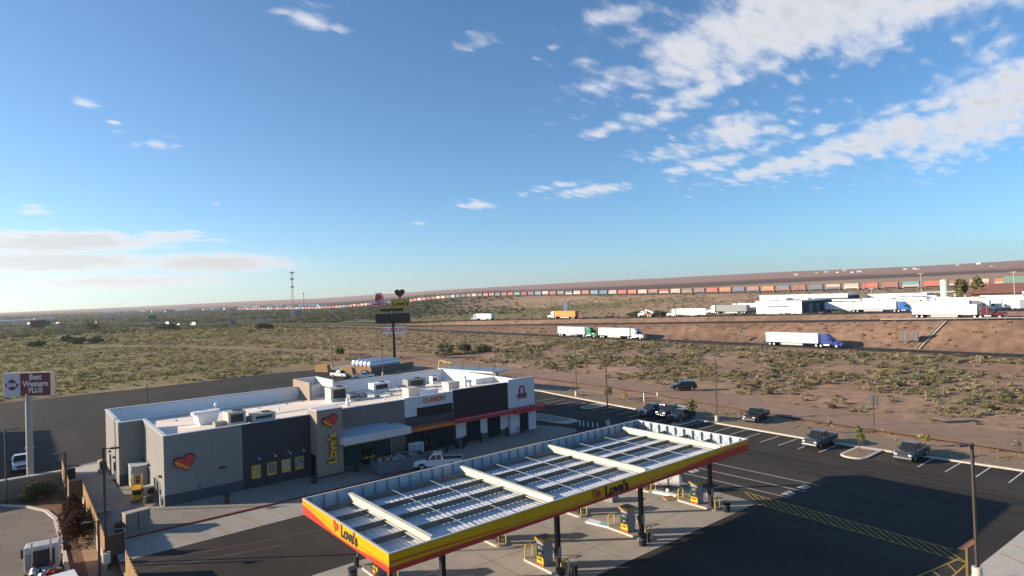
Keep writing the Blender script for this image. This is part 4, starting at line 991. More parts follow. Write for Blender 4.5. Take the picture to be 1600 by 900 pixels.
# box trucks, tractors and trailers
tl_white = mat('trailer_white', (.72,.71,.70), rough=.45, var=.03, scale=.5)
tl_grey = mat('trailer_grey', (.16,.18,.20), rough=.5, var=.05)
tl_orange = mat('trailer_orange', (.66,.20,.015), rough=.5, var=.04)
silver = mat('bare_alloy', (.5,.5,.5), rough=.35, metal=.6, var=.05)
mudm = mat('undercarriage', (.03,.028,.026), rough=.8, var=.1)
def make_semi(sleeper='aero'):
    t = thing('semi_truck', '', 'truck')
    # trailer: x from -16.15 to 0 (kingpin side at 0)
    b = MB().box(-16.15,0,-1.3,1.3,1.15,4.08).build('trailer_box', tl_white, t, bevel=.03)
    mb = MB()
    for i in range(1,14): mb.box(-16.15+i*1.15-.02,-16.15+i*1.15+.02,-1.312,1.312,1.3,3.95)
    mb.build('side_rib', mat('trailer_rib', (.58,.57,.56), rough=.5), b)
    MB().box(-16.1,-.05,-1.29,1.29,1.0,1.15).box(-16.0,-12.0,-.5,.5,.75,1.0).build('trailer_frame', mudm, t)
    MB().box(-11.3,-4.6,-1.27,-1.22,.4,1.0).box(-11.3,-4.6,1.22,1.27,.4,1.0).build('side_skirt', mat('skirt_grey', (.42,.42,.41), rough=.6), t)
    MB().box(-16.2,-16.1,-1.2,1.2,.5,.62).box(-16.18,-16.12,-.9,-.8,.6,1.1).box(-16.18,-16.12,.8,.9,.6,1.1).build('rear_guard', mudm, t)
    MB().box(-4.4,-4.2,-.9,-.75,.2,1.1).box(-4.4,-4.2,.75,.9,.2,1.1).build('landing_leg', mudm, t)
    # tractor: cab over x .6 .. 6.2
    MB().box(-1.6,6.3,-.45,.45,.65,1.0).build('tractor_frame', mudm, t)
    if sleeper == 'aero':
        c = MB().prism([(.75,.95),(4.1,.95),(4.1,2.05),(3.35,3.05),(2.3,3.95),(.75,4.0)],'y',-1.2,1.2).build('cab', paint, t, bevel=.14)
        h = MB().loft([sec(4.0,1.12,.75,2.08,.18,1.0),sec(5.4,1.05,.65,1.85,.2,.85),sec(6.15,.98,.6,1.55,.25,.7),sec(6.3,.9,.6,1.2,.2,.65)]).build('hood', paint, t)
        wl = [(4.06,2.15),(3.42,3.0)]
    else:
        c = MB().prism([(.9,.95),(3.7,.95),(3.7,2.2),(3.35,3.05),(2.6,3.15),(2.6,3.4),(.9,3.4)],'y',-1.2,1.2).build('cab', paint, t, bevel=.08)
        h = MB().loft([sec(3.6,1.0,.8,2.1,.1,.85),sec(6.2,.9,.8,1.85,.1,.75),sec(6.35,.85,.8,1.75,.1,.7)]).build('hood', paint, t)
        wl = [(3.72,2.25),(3.40,3.0)]
        for s in (-1,1): MB().tube((2.3,s*1.25,1.0),(2.3,s*1.25,4.0),.09,None,10).build('exhaust_stack', chrome, t)
    w = MB(); quad(w,(wl[0][0]+.03,-1.05,wl[0][1]),(wl[0][0]+.03,1.05,wl[0][1]),(wl[1][0]+.04,1.0,wl[1][1]),(wl[1][0]+.04,-1.0,wl[1][1])); w.build('windscreen', cglass, t)
    for s in (-1,1):
        w = MB(); y = s*1.215; w.add([(2.75,y,2.05),(3.75,y,2.05),(3.3,y,2.8),(2.75,y,2.8)],[(0,1,2,3)]); w.build('side_window', cglass, t)
        wheel(t, 5.1, s*1.02, .52, .32, s, silver)
        for x in (.75,-.6): wheel(t, x, s*.95, .52, .6, s, silver)
        for x in (-13.6,-14.95): wheel(t, x, s*.98, .52, .6, s, silver)
        MB().tube((1.6,s*1.0,.75),(3.2,s*1.0,.75),.32,None,12).build('fuel_tank', silver, t)
        MB().box(3.75,3.95,min(s*1.25,s*1.5),max(s*1.25,s*1.5),1.9,2.6).build('mirror', trim, t)
        MB().box(6.08,6.22,min(s*.7,s*.98),max(s*.7,s*.98),.95,1.2).build('headlight', lampw, t)
    MB().box(6.2,6.42,-1.1,1.1,.4,.72).build('bumper', chrome if sleeper != 'aero' else paint, t, bevel=.05)
    MB().box(6.28,6.36,-.55,.55,.8,1.5).build('grille', chrome, t)
    return t
semi_a, semi_c = make_semi('aero'), make_semi('classic')
sp = {n: paintmat('cab_'+n, c) for n, c in dict(white=(.66,.66,.66), green=(.008,.20,.085), blue=(.015,.045,.25), royal=(.02,.12,.42), maroon=(.075,.008,.012), black=(.015,.016,.02), grey=(.10,.11,.12), red=(.33,.02,.03), steel=(.22,.27,.30)).items()}
def semi(proto, cab, x, y, z, rz, label, group, trailer=None):
    sw = {'car_paint': sp[cab]}
    if trailer: sw['trailer_white'] = trailer; sw['trailer_rib'] = trailer
    o = copy_tree(proto, None, sw); return place(o, (x, y, z), R(rz), label, group)
hw = 'trucks driving on the interstate'
z1 = lambda x, y: height(x, y) + .15
def head(y): return z1(185.3, y)
def marks(o, col, spots):
    """small printed emblem on the side of a trailer that faces the shop"""
    for (x, z, s, rot) in spots:
        for sd in (-1.318, 1.318):
            mb = MB(); mb.prism([(x+s*math.cos(a+rot), z+s*.9*math.sin(a+rot)) for a in [2*PI*k/5 for k in range(5)]],'y',sd-.004,sd+.004); mb.build('trailer_emblem', col, o)
o = semi(semi_a,'green',185.3,179.5+1.5,head(180),-90,'green aerodynamic semi truck with a white trailer on the near carriageway',hw)
marks(o, mat('emblem_green', (.02,.2,.09)), [(-14.4,2.8,.45,0),(-10.2,2.6,.5,.6)])
MB().box(-2.8,-.6,-1.322,-1.314,2.65,2.75).build('trailer_stripe', sp['black'], o)
semi(semi_a,'white',185.3,157.0,head(157),-90,'all white semi truck, middle of the three on the near carriageway',hw)
semi(semi_a,'blue',185.3,85.4,head(85),-90,'royal blue semi truck with a plain white trailer on the near carriageway',hw)
semi(semi_c,'maroon',211.0,53.0,zR2(52)+.2,-91,'maroon long-nosed semi truck with a white trailer behind the guardrail',hw)
semi(semi_a,'white',233.5,251.0,zR3(245)+.2,90,'white semi truck pulling a bright orange trailer on the far carriageway',hw, tl_orange)
semi(semi_a,'steel',233.0,325.0,zR3(318)+.2,91,'grey semi truck with a white trailer, farthest on the interstate\'s far carriageway',hw)
# tow truck
t = thing('tow_truck', 'white heavy wrecker with a raised boom on the far carriageway', 'tow truck', (233,188,zR3(188)+.15), R(90), hw)
MB().prism([(.6,.9),(3.0,.9),(3.0,1.9),(2.4,2.8),(.6,2.8)],'y',-1.15,1.15).build('cab', tl_white, t, bevel=.1); MB().loft([sec(2.9,1.0,.7,1.95,.15,.9),sec(4.4,.95,.65,1.6,.15,.8)]).build('hood', tl_white, t)
MB().box(-4.6,.5,-1.2,1.2,.95,1.7).build('deck_body', mat('wrecker_rust', (.30,.12,.06), var=.1), t); MB().obox((-2.0,0,2.7),((1,0,.28),(0,1,0),(-.28,0,1)),(2.4,.3,.28)).build('boom', silver, t); MB().box(-1.2,.4,-1.1,1.1,1.7,2.9).build('wrecker_tower', sp['steel'], t)
MB().tube((-4.0,0,1.7),(-4.4,0,3.9),.12).build('mast', silver, t)
for s in (-1,1):
    for x in (3.6,-1.8,-3.2): wheel(t, x, s*.98, .52, .4, s, silver)
    w = MB(); w.add([(1.4,s*1.165,1.95),(2.6,s*1.165,1.95),(2.3,s*1.165,2.6),(1.4,s*1.165,2.6)],[(0,1,2,3)]); w.build('side_window', cglass, t)
# vans and box vehicles far along the interstate
for x, y, rz, l in ((128,623,110,'white box van far along the interstate, nearest of the distant vehicles'),(118,690,110,'white box van far along the interstate, second of the distant vehicles'),(76,888,113,'white box van far along the interstate just right of a dark bush line'),(44,985,116,'white van among the distant traffic left of the green road sign'),(26,1040,116,'small white van near the far bend of the interstate'),(16,1075,116,'tiny white vehicle at the far bend of the interstate')):
    o = car(vans,'v','white',(x,y,height(x,y)+.2),rz,l,'distant traffic on the interstate'); o.scale = (1.5,1.25,1.5)
for x, y, l in ((121,652,'silver car on the far interstate between two white vans'),(30,1022,'dark car on the far interstate bend')):
    o = car(suv0,'s','silver',(x,y,height(x,y)+.2),112,l,'distant traffic on the interstate')
# truck stop: rows of parked rigs, roughly side-on
park = 'rigs parked at the truck stop'
rows = [(semi_a,'white',264,158.5,9.15,90,'white rig with a long pale trailer at the left end of the yard',None),
 (semi_a,'white',258.5,166,8.6,84,'grey-sided trailer rig parked at the yard\'s left tip',tl_grey),
 (semi_c,'red',276,150,9.15,90,'red-nosed rig half hidden left of the lettered wash building',None),
 (semi_a,'blue',262,101.5,9.15,-90,'blue-cabbed rig with a white trailer just right of the wash building',None),
 (semi_a,'grey',275,112,9.15,-85,'grey flat-sided rig beside the dark end of the wash building',tl_grey),
 (semi_a,'white',286,104,9.15,90,'white rig with white trailer behind the blue-cabbed one',None),
 (semi_a,'royal',262,91.2,9.15,-90,'bright blue rig with a picture panel on its white trailer',None),
 (semi_a,'black',264,79,9.15,90,'black and green rig with a short white trailer near the guardrail',None),
 (semi_a,'white',300,118,9.15,90,'white rig in the second row above the grey one',None),
 (semi_c,'red',318,112,9.2,-90,'red rig between two white trailers in the third row',None),
 (semi_a,'royal',322,99,9.2,-90,'sky blue rig in the third row of the yard',None),
 (semi_a,'white',310,92,9.2,90,'white rig alone in the third row, centre of the yard',None),
 (semi_a,'white',335,126,9.3,90,'white rig in the back row beneath the train',None),
 (semi_a,'black',346,108,9.4,-90,'dark rig with a grey trailer in the back row of the yard',tl_grey),
 (semi_a,'white',298,82,9.15,90,'white rig with brown skirt boards, mid-yard right',None),
 (semi_c,'white',285,70,9.15,90,'white long-nosed rig directly above the maroon truck',None),
 (semi_a,'white',270,60,9.15,90,'bright white rig behind the maroon truck\'s trailer',None),
 (semi_a,'white',300,60,9.15,-90,'white rig at the right side of the yard under the brown roof',None),
 (semi_a,'steel',276,43,9.15,-90,'pale rig at the far right edge behind the maroon cab',None),
 (semi_a,'white',292,46,9.15,90,'white rig at the right edge of the yard below the canopy',None)]
rows += [(semi_a,'white',259,189,7.0,90,'white rig farthest out along the yard\'s left tip',None),
 (semi_a,'white',275,176,7.8,88,'long white rig behind the grey-sided one at the left tip',tl_grey),
 (semi_c,'steel',290,164,8.8,90,'steel-blue long-nosed rig in the left rear of the yard',None),
 (semi_a,'black',296,148,9.0,90,'dark-nosed rig tucked behind the red-nosed one',None),
 (semi_a,'white',312,140,9.2,90,'white rig just above the lettered wash building roof',None),
 (semi_a,'white',330,104,9.25,90,'white rig between the red and sky blue rigs',None),
 (semi_a,'white',318,74,9.2,-90,'long white rig below the silo',None),
 (semi_c,'white',340,84,9.3,90,'white long-nosed rig under the green trees',None),
 (semi_a,'grey',262,68,9.15,-90,'grey-cabbed rig right of the black and green one',None),
 (semi_a,'white',288,92,9.15,-90,'white rig nose to nose with the mid-yard pair',None),
 (semi_a,'white',352,116,9.5,90,'white rig in the last row before the tan slope',None),
 (semi_a,'white',264,31,9.15,90,'white rig half cut by the right edge of the picture',None),
 (semi_c,'white',310,30,9.15,90,'white rig far right under the white pump shelter',None)]
yr = random.Random(21)
for p, c, x, y, z, rz, l, tr in rows: semi(p, c, x, y, z, rz + (yr.uniform(-38,38) if x > 272 else yr.uniform(-5,5)), l, park, tr)
for q in (pick0, suv0, van0, semi_a, semi_c): kill(q)
# ------------------------------------------------------------------ lamp posts, signs, fences
pole_m = mat('bronze_pole', (.055,.042,.034), rough=.5, var=.08)
pole_g = mat('grey_pole', (.36,.36,.33), rough=.55, var=.06)
def make_lamp(h=9.3, heads=1, m=pole_m, base=True):
    t = thing('lamp_post', '', 'lamp post')
    if base: MB().tube((0,0,0),(0,0,.85),.31,.30,18).build('footing', conc_lt, t, bevel=.02)
    z0 = .85 if base else 0
    MB().box(-.075,.075,-.075,.075,z0,h).build('pole', m, t)
    for k in range(heads):
        s = (1,-1)[k]
        a = MB().box(min(s*.07,s*.55),max(s*.07,s*.55),-.035,.035,h-.14,h-.07).build('arm', m, t)
        MB().box(min(s*.5,s*1.15),max(s*.5,s*1.15),-.19,.19,h-.17,h-.04).build('lamp_head', m, a, bevel=.02)
    return t
lamp1, lamp2 = make_lamp(9.3,1), make_lamp(10.2,2)
lampS = make_lamp(7.4,1, pole_m, False)
gl = 'tall dark lamp posts round the site'
L_ = [(lamp1,50.99,13.5,0,150,1.0,'nearest bronze lamp post with one head, at the end of the yellow hatched walkway'),
 (lamp2,84.25,55.0,0,0,1.02,'dark lamp post on a concrete footing at the kerb end beside the young tree'),
 (lamp2,86.9,88.3,0,0,1.2,'tall dark lamp post at the east kerb, left of the two white signs'),
 (lamp1,70.7,65.2,0,20,1.0,'dark lamp post behind the canopy\'s far edge in the car park'),
 (lamp2,95.0,125.5,.2,0,1.06,'dark lamp post rising behind the right rear roof corner'),
 (lamp2,76.6,151.0,0,0,1.35,'dark lamp post beside the tank compound fence'),
 (lamp2,76.0,183.5,0,0,1.2,'dark lamp post at the rear corner of the asphalt near the timber stack'),
 (lamp1,20.6,143.4,0,0,.56,'short lamp post on the rear asphalt behind the back parapet'),
 (lamp1,5.45,60.0,0,-20,1.0,'dark lamp post by the fence gap, its head in front of the store\'s left end')]
for i, (p, x, y, z, rz, s, l) in enumerate(L_):
    o = copy_tree(p); place(o, (x,y,z), R(rz), l, gl); o.scale = (1,1,s)
for x, y, rz, s, l in ((-1.0,90.9,10,1.15,'thin grey lamp post at the hotel wall, left edge of the picture'),(3.8,77.2,160,1.0,'grey shoebox lamp post among the red shrubs of the hotel bed'),(4.95,59.6,160,.66,'low square-headed lamp post nearest the camera beside the wooden fence')):
    o = copy_tree(lampS); place(o, (x,y,HZ), R(rz), l, 'hotel lamp posts'); o.scale = (1,1,s)
for q in (lamp1, lamp2, lampS): kill(q)
# hotel sign
HS = (1.2, 94.2, HZ)
t = thing('pole_sign', 'maroon and white hotel sign on a tall pale grey pole', 'sign', HS, R(-39))
MB().tube((0,0,0),(0,0,11.9),.36,.34,20).build('pole', mat('sign_pole', (.30,.29,.27), rough=.6, var=.06), t, smooth=False)
MB().tube((0,0,5.4),(0,0,5.6),.42,.42,20).build('collar', pole_g, t)
cabm = mat('sign_cabinet', (.55,.50,.38), rough=.5)
mar = mat('sign_maroon', (.15,.016,.030), rough=.4, var=.05); plum = mat('sign_plum', (.10,.012,.05), rough=.4, var=.05); pale = mat('sign_pale', (.46,.47,.50), rough=.4, var=.04)
cb = MB().box(-2.75,2.95,-.3,.3,11.6,14.45).build('cabinet', cabm, t, bevel=.02)
MB().box(-2.65,-.70,-.315,-.3,11.68,14.36).build('sign_panel', pale, cb); MB().box(-.69,2.87,-.315,-.3,11.68,14.36).build('sign_panel', mar, cb)
lz = frame((-1.68,-.316,13.02), (1,0,0),(0,0,1))
dm = MB(); dp = [(-.86,0),(-.5,.36),(-.14,.64),(0,.68),(.14,.64),(.5,.36),(.86,0),(.5,-.36),(.14,-.64),(0,-.68),(-.14,-.64),(-.5,-.36)]
xf(dm.prism(dp,'z',0,.012), lz); dm.build('emblem', plum, cb)
wl = mat('sign_letter', (.62,.60,.60), rough=.5, var=.04)
text('BW', .72, .006, wl, cb, lz @ Matrix.Translation((0,-.03,.02)), offset=.02)
for s, z, sz in (('Best',13.88,.92),('Western',13.08,.92),('PLUS',12.3,.85)): text(s, sz, .006, wl, cb, frame((1.12,-.325,z),(1,0,0),(0,0,1)), name='sign_lettering', offset=.022, xs=.92)
# tall road-side pylon
PX = (101.1, 190.6, height(101,190)-.1)
t = thing('pylon_sign', 'tall black multi-brand pylon sign with a dark heart on top', 'sign', PX, R(-39))
MB().tube((0,0,0),(0,0,13),.62,.55,16).tube((0,0,13),(0,0,17.3),.4,.4,14).build('pole', mat('pylon_black', (.012,.014,.016), rough=.5), t)
bkm = MATS['pylon_black']
MB().box(-5.9,5.9,-.6,.6,12.5,15.6).build('display_cabinet', mat('dark_display', (.010,.012,.016), rough=.35), t, bevel=.04)
MB().box(-6.0,-1.2,-.5,.5,12.2,12.5).build('red_trim', mat('dull_red', (.35,.05,.05)), t)
MB().box(-4.2,3.6,-.25,.25,16.3,17.2).box(2.6,3.1,-.2,.2,17.2,17.8).build('crossbeam', bkm, t)
k = MB().box(-.3,5.9,-.45,.45,17.5,20.3).build('yellow_cabinet', mat('pylon_gold', (.55,.31,.02), rough=.4, var=.05), t, bevel=.04)
MB().box(-.38,5.98,-.46,.40,17.42,17.5).box(-.38,5.98,-.46,.40,20.3,20.38).build('cabinet_frame', bkm, k)
text("Love's", 2.1, .03, bkm, k, frame((2.8,-.47,18.85),(1,0,0),(0,0,1)), name='sign_lettering', offset=.06, xs=1.05)
hh = MB().prism(heart_pts(3.4,3.1),'z',-.4,.4); xf(hh, frame((2.6,0,22.2),(1,0,0),(0,0,1))); hh.build('heart', mat('heart_black', (.018,.016,.02), rough=.4), t); MB().tube((2.6,0,20.3),(2.6,0,21.0),.18).build('heart_post', bkm, t)
hatp = [(-1.1,-1.2),(-1.3,.6),(-.9,2.2),(.7,2.3),(1.2,.8),(1.1,-.4),(2.3,-.9),(2.2,-1.6),(.6,-1.9),(-1.4,-2.2),(-2.2,-1.4),(-2.5,-.6)]; hatp = [(a*1.3, b*1.08) for a, b in hatp]
hm = MB().prism([(p[0],p[1]) for p in hatp],'z',-.3,.3); xf(hm, frame((-4.6,0,20.3),(1,0,0),(0,0,1))); hm = hm.build('hat_emblem', mat('hat_red', (.60,.03,.07), rough=.4, var=.1), t)
mb = MB(); mb.path([(-4.6+p[0]*.86,-.42,20.3+p[1]*.86) for p in hatp+hatp[:1]], .13, 6); mb.build('emblem_outline', wl, hm)
text("Arby's", 2.1, .03, mat('pale_lilac', (.60,.56,.70)), hm, frame((-3.6,-.5,19.7),(1,0,0),(0,0,1)), name='sign_lettering', offset=.04, xs=1.25)
d_ = MB().box(-3.6,4.2,-.4,.4,8.6,11.1).build('white_cabinet', mat('cabinet_pale', (.82,.82,.84), rough=.45), t, bevel=.04)
MB().box(-3.68,4.28,-.38,.38,11.1,11.2).box(-3.68,4.28,-.38,.38,8.5,8.6).build('cabinet_frame', mat('slate_blue', (.10,.12,.18)), d_)
text("DUNKIN'", 2.0, .03, mat('coral', (.62,.10,.08)), d_, frame((.3,-.43,9.85),(1,0,0),(0,0,1)), name='sign_lettering', offset=.05, xs=.98)
MB().box(-4.0,-3.0,-.2,.2,8.4,10.9).build('side_post', mat('post_grey',(.25,.27,.27)), t) if False else None
# traffic and information signs
sgrey = mat('sign_back', (.07,.07,.075), rough=.5, metal=.2); wood_p = mat('timber_post', (.17,.12,.08), rough=.9, var=.15)
def roadsign(name, label, cat, x, y, z, w, h, zb, m, rz, legs=2, group=None, pm=sgrey):
    t = thing(name, label, cat, (x,y,z), R(rz), group)
    MB().box(-w/2,w/2,-.04,.04,zb,zb+h).build('panel', m, t)
    for i in range(legs):
        px = 0 if legs == 1 else -w*.3+i*w*.6
        MB().box(px-.06,px+.06,.04,.14,-.3,zb+h*.9).build('post', pm, t)
    return t
roadsign('road_sign','grey-backed twin-legged road sign at the foot of the red embankment, left of the chute','road sign',192.6,65.4,2.0,1.9,2.5,2.4,sgrey,80,2)
roadsign('road_sign','second grey-backed road sign just right of its twin by the drainage chute','road sign',193.2,63.0,2.0,1.5,3.0,2.2,sgrey,80,2)
roadsign('road_sign','lone grey square sign on one leg beside the dirt track','road sign',95.3,36.7,.1,1.5,1.5,3.0,sgrey,60,1)
roadsign('road_sign','pale grey sign pair on the near carriageway verge between white and blue trucks','road sign',190.5,113.6,2.0,1.4,1.7,1.3,sgrey,80,2)
ws = mat('white_board', (.72,.71,.68)); oy = mat('amber_base', (.6,.33,.05))
for x, y, l in ((87.0,71.4,'left of two small white upright boards behind the dark parked trio'),(88.9,69.9,'right of two small white upright boards behind the dark parked trio')):
    t = thing('marker_board', l, 'marker', (x,y,.0), R(51), 'white marker boards'); MB().box(-.19,.19,-.05,.05,.9,2.35).build('panel', ws, t); MB().box(-.19,.19,-.052,.052,.6,.9).build('amber_band', oy, t); MB().box(-.06,.06,-.04,.04,0,.6).build('post', pole_g, t)
grn = mat('motorway_green', (.01,.16,.10)); bbd = mat('billboard_maroon', (.14,.06,.06), var=.2, scale=.3); bbb = mat('billboard_blue', (.07,.12,.20), var=.6, scale=.5); 
roadsign('billboard','dark blue-green billboard on posts behind the orange trailer','billboard',262,273,height(262,273),10,5.6,4.5,bbb,60,2,None,wood_p)
roadsign('billboard','pale grey-blue billboard among the dark trees right of the lattice mast','billboard',307,863,height(307,863),15,5.5,2,mat('billboard_pale', (.25,.30,.33)),20,2)
roadsign('billboard','back of a maroon billboard far left near the skyline','billboard',18,745,height(18,745),11,7,3,bbd,0,2,None,wood_p)
roadsign('road_sign','green motorway sign at the far left, beside the maroon billboard','road sign',26,760,height(26,760),4,5,4,grn,0,2)
roadsign('road_sign','green motorway sign over the distant vans at the left','road sign',138,905,height(138,905),9,5,3,grn,10,2)
roadsign('road_sign','grey twin-post sign back beyond the field, left of the mast','road sign',146,562,height(146,562),5.2,3.8,1.5,mat('sign_back_dull',(.22,.23,.22)),15,2)
# guardrail on the overpass approach
t = thing('guardrail', 'galvanised guardrail on short posts along the embankment top', 'guardrail', (204.6,60,0))
mb = MB(); prev = None
for i in range(40):
    y = 76-3.8*i; z = zR2(y)
    mb.box(-.06,.06,y-60-.08,y-60+.08,z-.2,z+.8)
mb.build('rail_post', wood_p, t)
mb = MB(); ys = [76-3.8*i for i in range(40)]
for a, b in zip(ys[:-1], ys[1:]): mb.loft([[(-.12,a-60,zR2(a)+.5),(-.08,a-60,zR2(a)+.5),(-.08,a-60,zR2(a)+.76),(-.12,a-60,zR2(a)+.76)],[(-.12,b-60,zR2(b)+.5),(-.08,b-60,zR2(b)+.5),(-.08,b-60,zR2(b)+.76),(-.12,b-60,zR2(b)+.76)]])
mb.build('rail', mat('rail_steel', (.22,.225,.22), rough=.5, metal=.3), t)
# wooden fences with their block walls
slat = mat('fence_timber', (.40,.25,.13), rough=.85, var=.28, scale=5); blk = mat('block_wall', (.40,.345,.27), rough=.92, var=.08, scale=2)
def fence(name, label, x, y0, y1, zt, zb=.1, step=.62, low=HZ):
    t = thing(name, label, 'fence', (x,(y0+y1)/2,0))
    yc = (y0+y1)/2
    MB().box(-.1,.1,y0-yc,y1-yc,low,zb).build('block_wall', blk, t)
    f = MB(); n = int((y1-y0)/step)
    for i in range(n): y = y0-yc+i*step; f.box(-.05,.02,y,y+step*.62,zb,zt-.02+.05*((i*7)%3)/3)
    f.build('slat_panel', slat, t)
    MB().box(.022,.03,y0-yc,y1-yc,zb,zt-.05).build('shadow_backing', wood_p, t)  # solid sheet added so no sun passes the gaps and the shadow stays whole
    p = MB()
    for i in range(0, n+1, 4): y = min(y0-yc+i*step, y1-yc-.1); p.box(.03,.13,y,y+.1,zb,zt+.06)
    p.box(.02,.06,y0-yc,y1-yc,zb+.25,zb+.35); p.box(.02,.06,y0-yc,y1-yc,zt-.4,zt-.3); p.build('post', wood_p, t)
    return t
fence('timber_fence','long sunlit timber slat fence on a block wall beside the service lane',5.55,61.6,82.4,1.72)
fence('timber_fence','far shorter timber fence on a block wall ending at the pale apron',4.4,84.2,97.2,1.72)
fence('timber_fence','near timber fence at the bottom edge beside the dark asphalt',6.35,40,56.6,1.95, step=.7)
brownp = mat('gate_brown', (.10,.065,.05), rough=.8, var=.1)
t = thing('gate_panel','brown timber gate closing the lane between two fences','gate',(6.2,61.4,0)); MB().box(-.62,.65,-.06,.06,.0,1.75).build('panel', brownp, t); MB().box(-.66,-.58,-.09,.09,-.1,1.85).box(.6,.7,-.09,.09,-.1,1.85).build('post', pole_m, t); MB().path([(.75,.2,0),(.75,.2,2.0),(.1,.4,2.0)],.03).build('brace', galv, t)
t = thing('gate_panel','dark brown panel at the jog between the far and long fences','gate',(4.95,83.3,0)); MB().box(-.55,.6,-.06,.06,-.9,1.85).build('panel', brownp, t); MB().box(-.6,-.52,-.09,.09,-.9,1.9).build('post', pole_m, t)
t = thing('waste_bin','dark wheeled bin standing behind the far timber fence','bin',(5.1,93.0,0)); MB().box(-.4,.4,-.5,.5,.1,1.25).build('bin_body', mat('bin_dark',(.04,.045,.05)), t, bevel=.05); MB().box(-.43,.43,-.55,.5,1.25,1.33).build('lid', mat('bin_lid',(.3,.29,.27)), t)
# hotel boundary wall
t = thing('boundary_wall','low tan hotel wall with a pale cap below the tall sign','wall',(-28,93.0,0)); MB().box(-40,32.1,-.15,.15,HZ,1.02).build('wall_face', mat('tan_block',(.27,.215,.165), rough=.92, var=.1, scale=1.5), t); MB().box(-40,32.15,-.2,.55,1.02,1.16).build('wall_cap', conc_lt, t)
# utility boxes, scissor lift, condensers by the left wall
tanb = mat('transformer_tan', (.27,.215,.16), rough=.6, var=.06)
t = thing('utility_cabinet','taller tan utility cabinet nearest the lane','cabinet',(7.95,66.6,.02),R(10),'tan utility cabinets'); MB().box(-.5,.5,-.45,.45,0,1.75).build('housing', tanb, t, bevel=.03); MB().box(-.53,.53,-.48,.48,1.75,1.85).build('lid', mat('tan_lid',(.42,.36,.28)), t); MB().box(-.6,.6,-.55,.55,0,.06).build('base', conc_lt, t)
t = thing('utility_cabinet','tan utility cabinet on the right, against its taller twin','cabinet',(9.0,66.9,.02),R(10),'tan utility cabinets'); MB().box(-.5,.5,-.45,.45,0,1.7).build('housing', tanb, t, bevel=.03); MB().box(-.53,.53,-.48,.48,1.7,1.82).build('lid', MATS['tan_lid'], t); MB().box(-.6,.6,-.55,.55,0,.06).build('base', conc_lt, t)
t = thing('utility_box','small dark brown box left of the tan utility cabinets','cabinet',(7.15,67.3,.02)); MB().box(-.3,.25,-.4,.4,0,.9).build('housing', brownp, t, bevel=.03)
t = thing('service_cage','grey-green slatted bench rack behind the long fence','rack',(6.4,73.4,0)); MB().box(-.35,.7,-.5,.5,.55,.65).box(-.35,.7,-.5,-.42,0,.6).box(-.35,.7,.42,.5,0,.6).build('frame', grey_u, t)
t = thing('scissor_lift','yellow scissor lift with a railed platform parked by the shop\'s left end','lift',(9.9,76.8,.12),R(78)); ylm = mat('lift_yellow', (.60,.33,.03), rough=.5, var=.1)
MB().box(-1.1,1.1,-.45,.45,.25,.75).build('chassis', ylm, t, bevel=.04); MB().box(-1.1,1.1,-.42,.42,.8,1.0).box(-1.05,1.05,-.4,.4,1.05,1.2).build('scissor_pack', pump_dark, t); MB().box(-1.15,1.15,-.45,.45,1.25,1.38).build('platform', ylm, t)
mb = MB()
for x in (-1.1,0,1.1):
    for y in (-.42,.42): mb.tube((x,y,1.38),(x,y,2.45),.04)
for z in (1.9,2.45):
    mb.tube((-1.1,-.42,z),(1.1,-.42,z),.04); mb.tube((-1.1,.42,z),(1.1,.42,z),.04); mb.tube((-1.1,-.42,z),(-1.1,.42,z),.04); mb.tube((1.1,-.42,z),(1.1,.42,z),.04)
mb.build('guard_rail', ylm, t); MB().box(.9,1.2,-.2,.2,1.4,2.2).build('control_box', pump_dark, t)
for s in (-1,1):
    for x in (-.75,.75): wheel(t, x, s*.42, .22, .2, s, ylm)
t = thing('hand_trolley','dark hand machine standing right beside the yellow lift','machine',(10.5,74.3,.12),.4); MB().box(-.35,.35,-.3,.3,.1,.9).build('housing', pump_dark, t, bevel=.05); MB().tube((.3,0,.8),(.75,0,1.15),.03).build('handle', black_m, t)
t = thing('walk_in_cooler_unit','tall grey-green cabinet in the notch of the store\'s left side','cabinet',(11.0,83.0,.12)); gg = mat('sage_housing', (.30,.33,.31), rough=.6, var=.05); MB().box(-1.0,.6,-1.2,1.3,0,2.35).build('housing', gg, t, bevel=.04); MB().box(-1.05,.62,-1.25,1.35,2.35,2.45).build('lid', mat('sage_lid',(.42,.45,.44)), t); MB().box(-1.02,-1.0,-.8,.9,.3,2.0).build('door_panel', mat('sage_door',(.25,.28,.27)), t)
t = thing('condenser_unit','low cream condenser with a dark fan grille beside the yellow lift','air conditioner',(11.0,77.6,.12),.1); MB().box(-.6,.6,-.5,.5,.1,1.05).build('housing', beige_u, t, bevel=.05); MB().tube((.15,-.5,.55),(.15,-.53,.55),.36,None,16).build('fan_grille', darkgr, t); MB().box(-.7,.7,-.6,.6,0,.1).build('base', conc_lt, t)
t = thing('pallet_bin','cream and black bin on a grey base by the rear corner of the store','bin',(8.4,93.6,.02)); MB().box(-.5,.5,-.5,.5,0,.4).build('base', conc_dk, t); MB().box(-.35,.4,-.4,.4,.4,1.35).build('bin_body', black_m, t, bevel=.06); MB().tube((-.15,0,1.35),(-.15,0,1.55),.45,.3,12).build('lid', mat('cream_lid',(.6,.52,.38)), t)
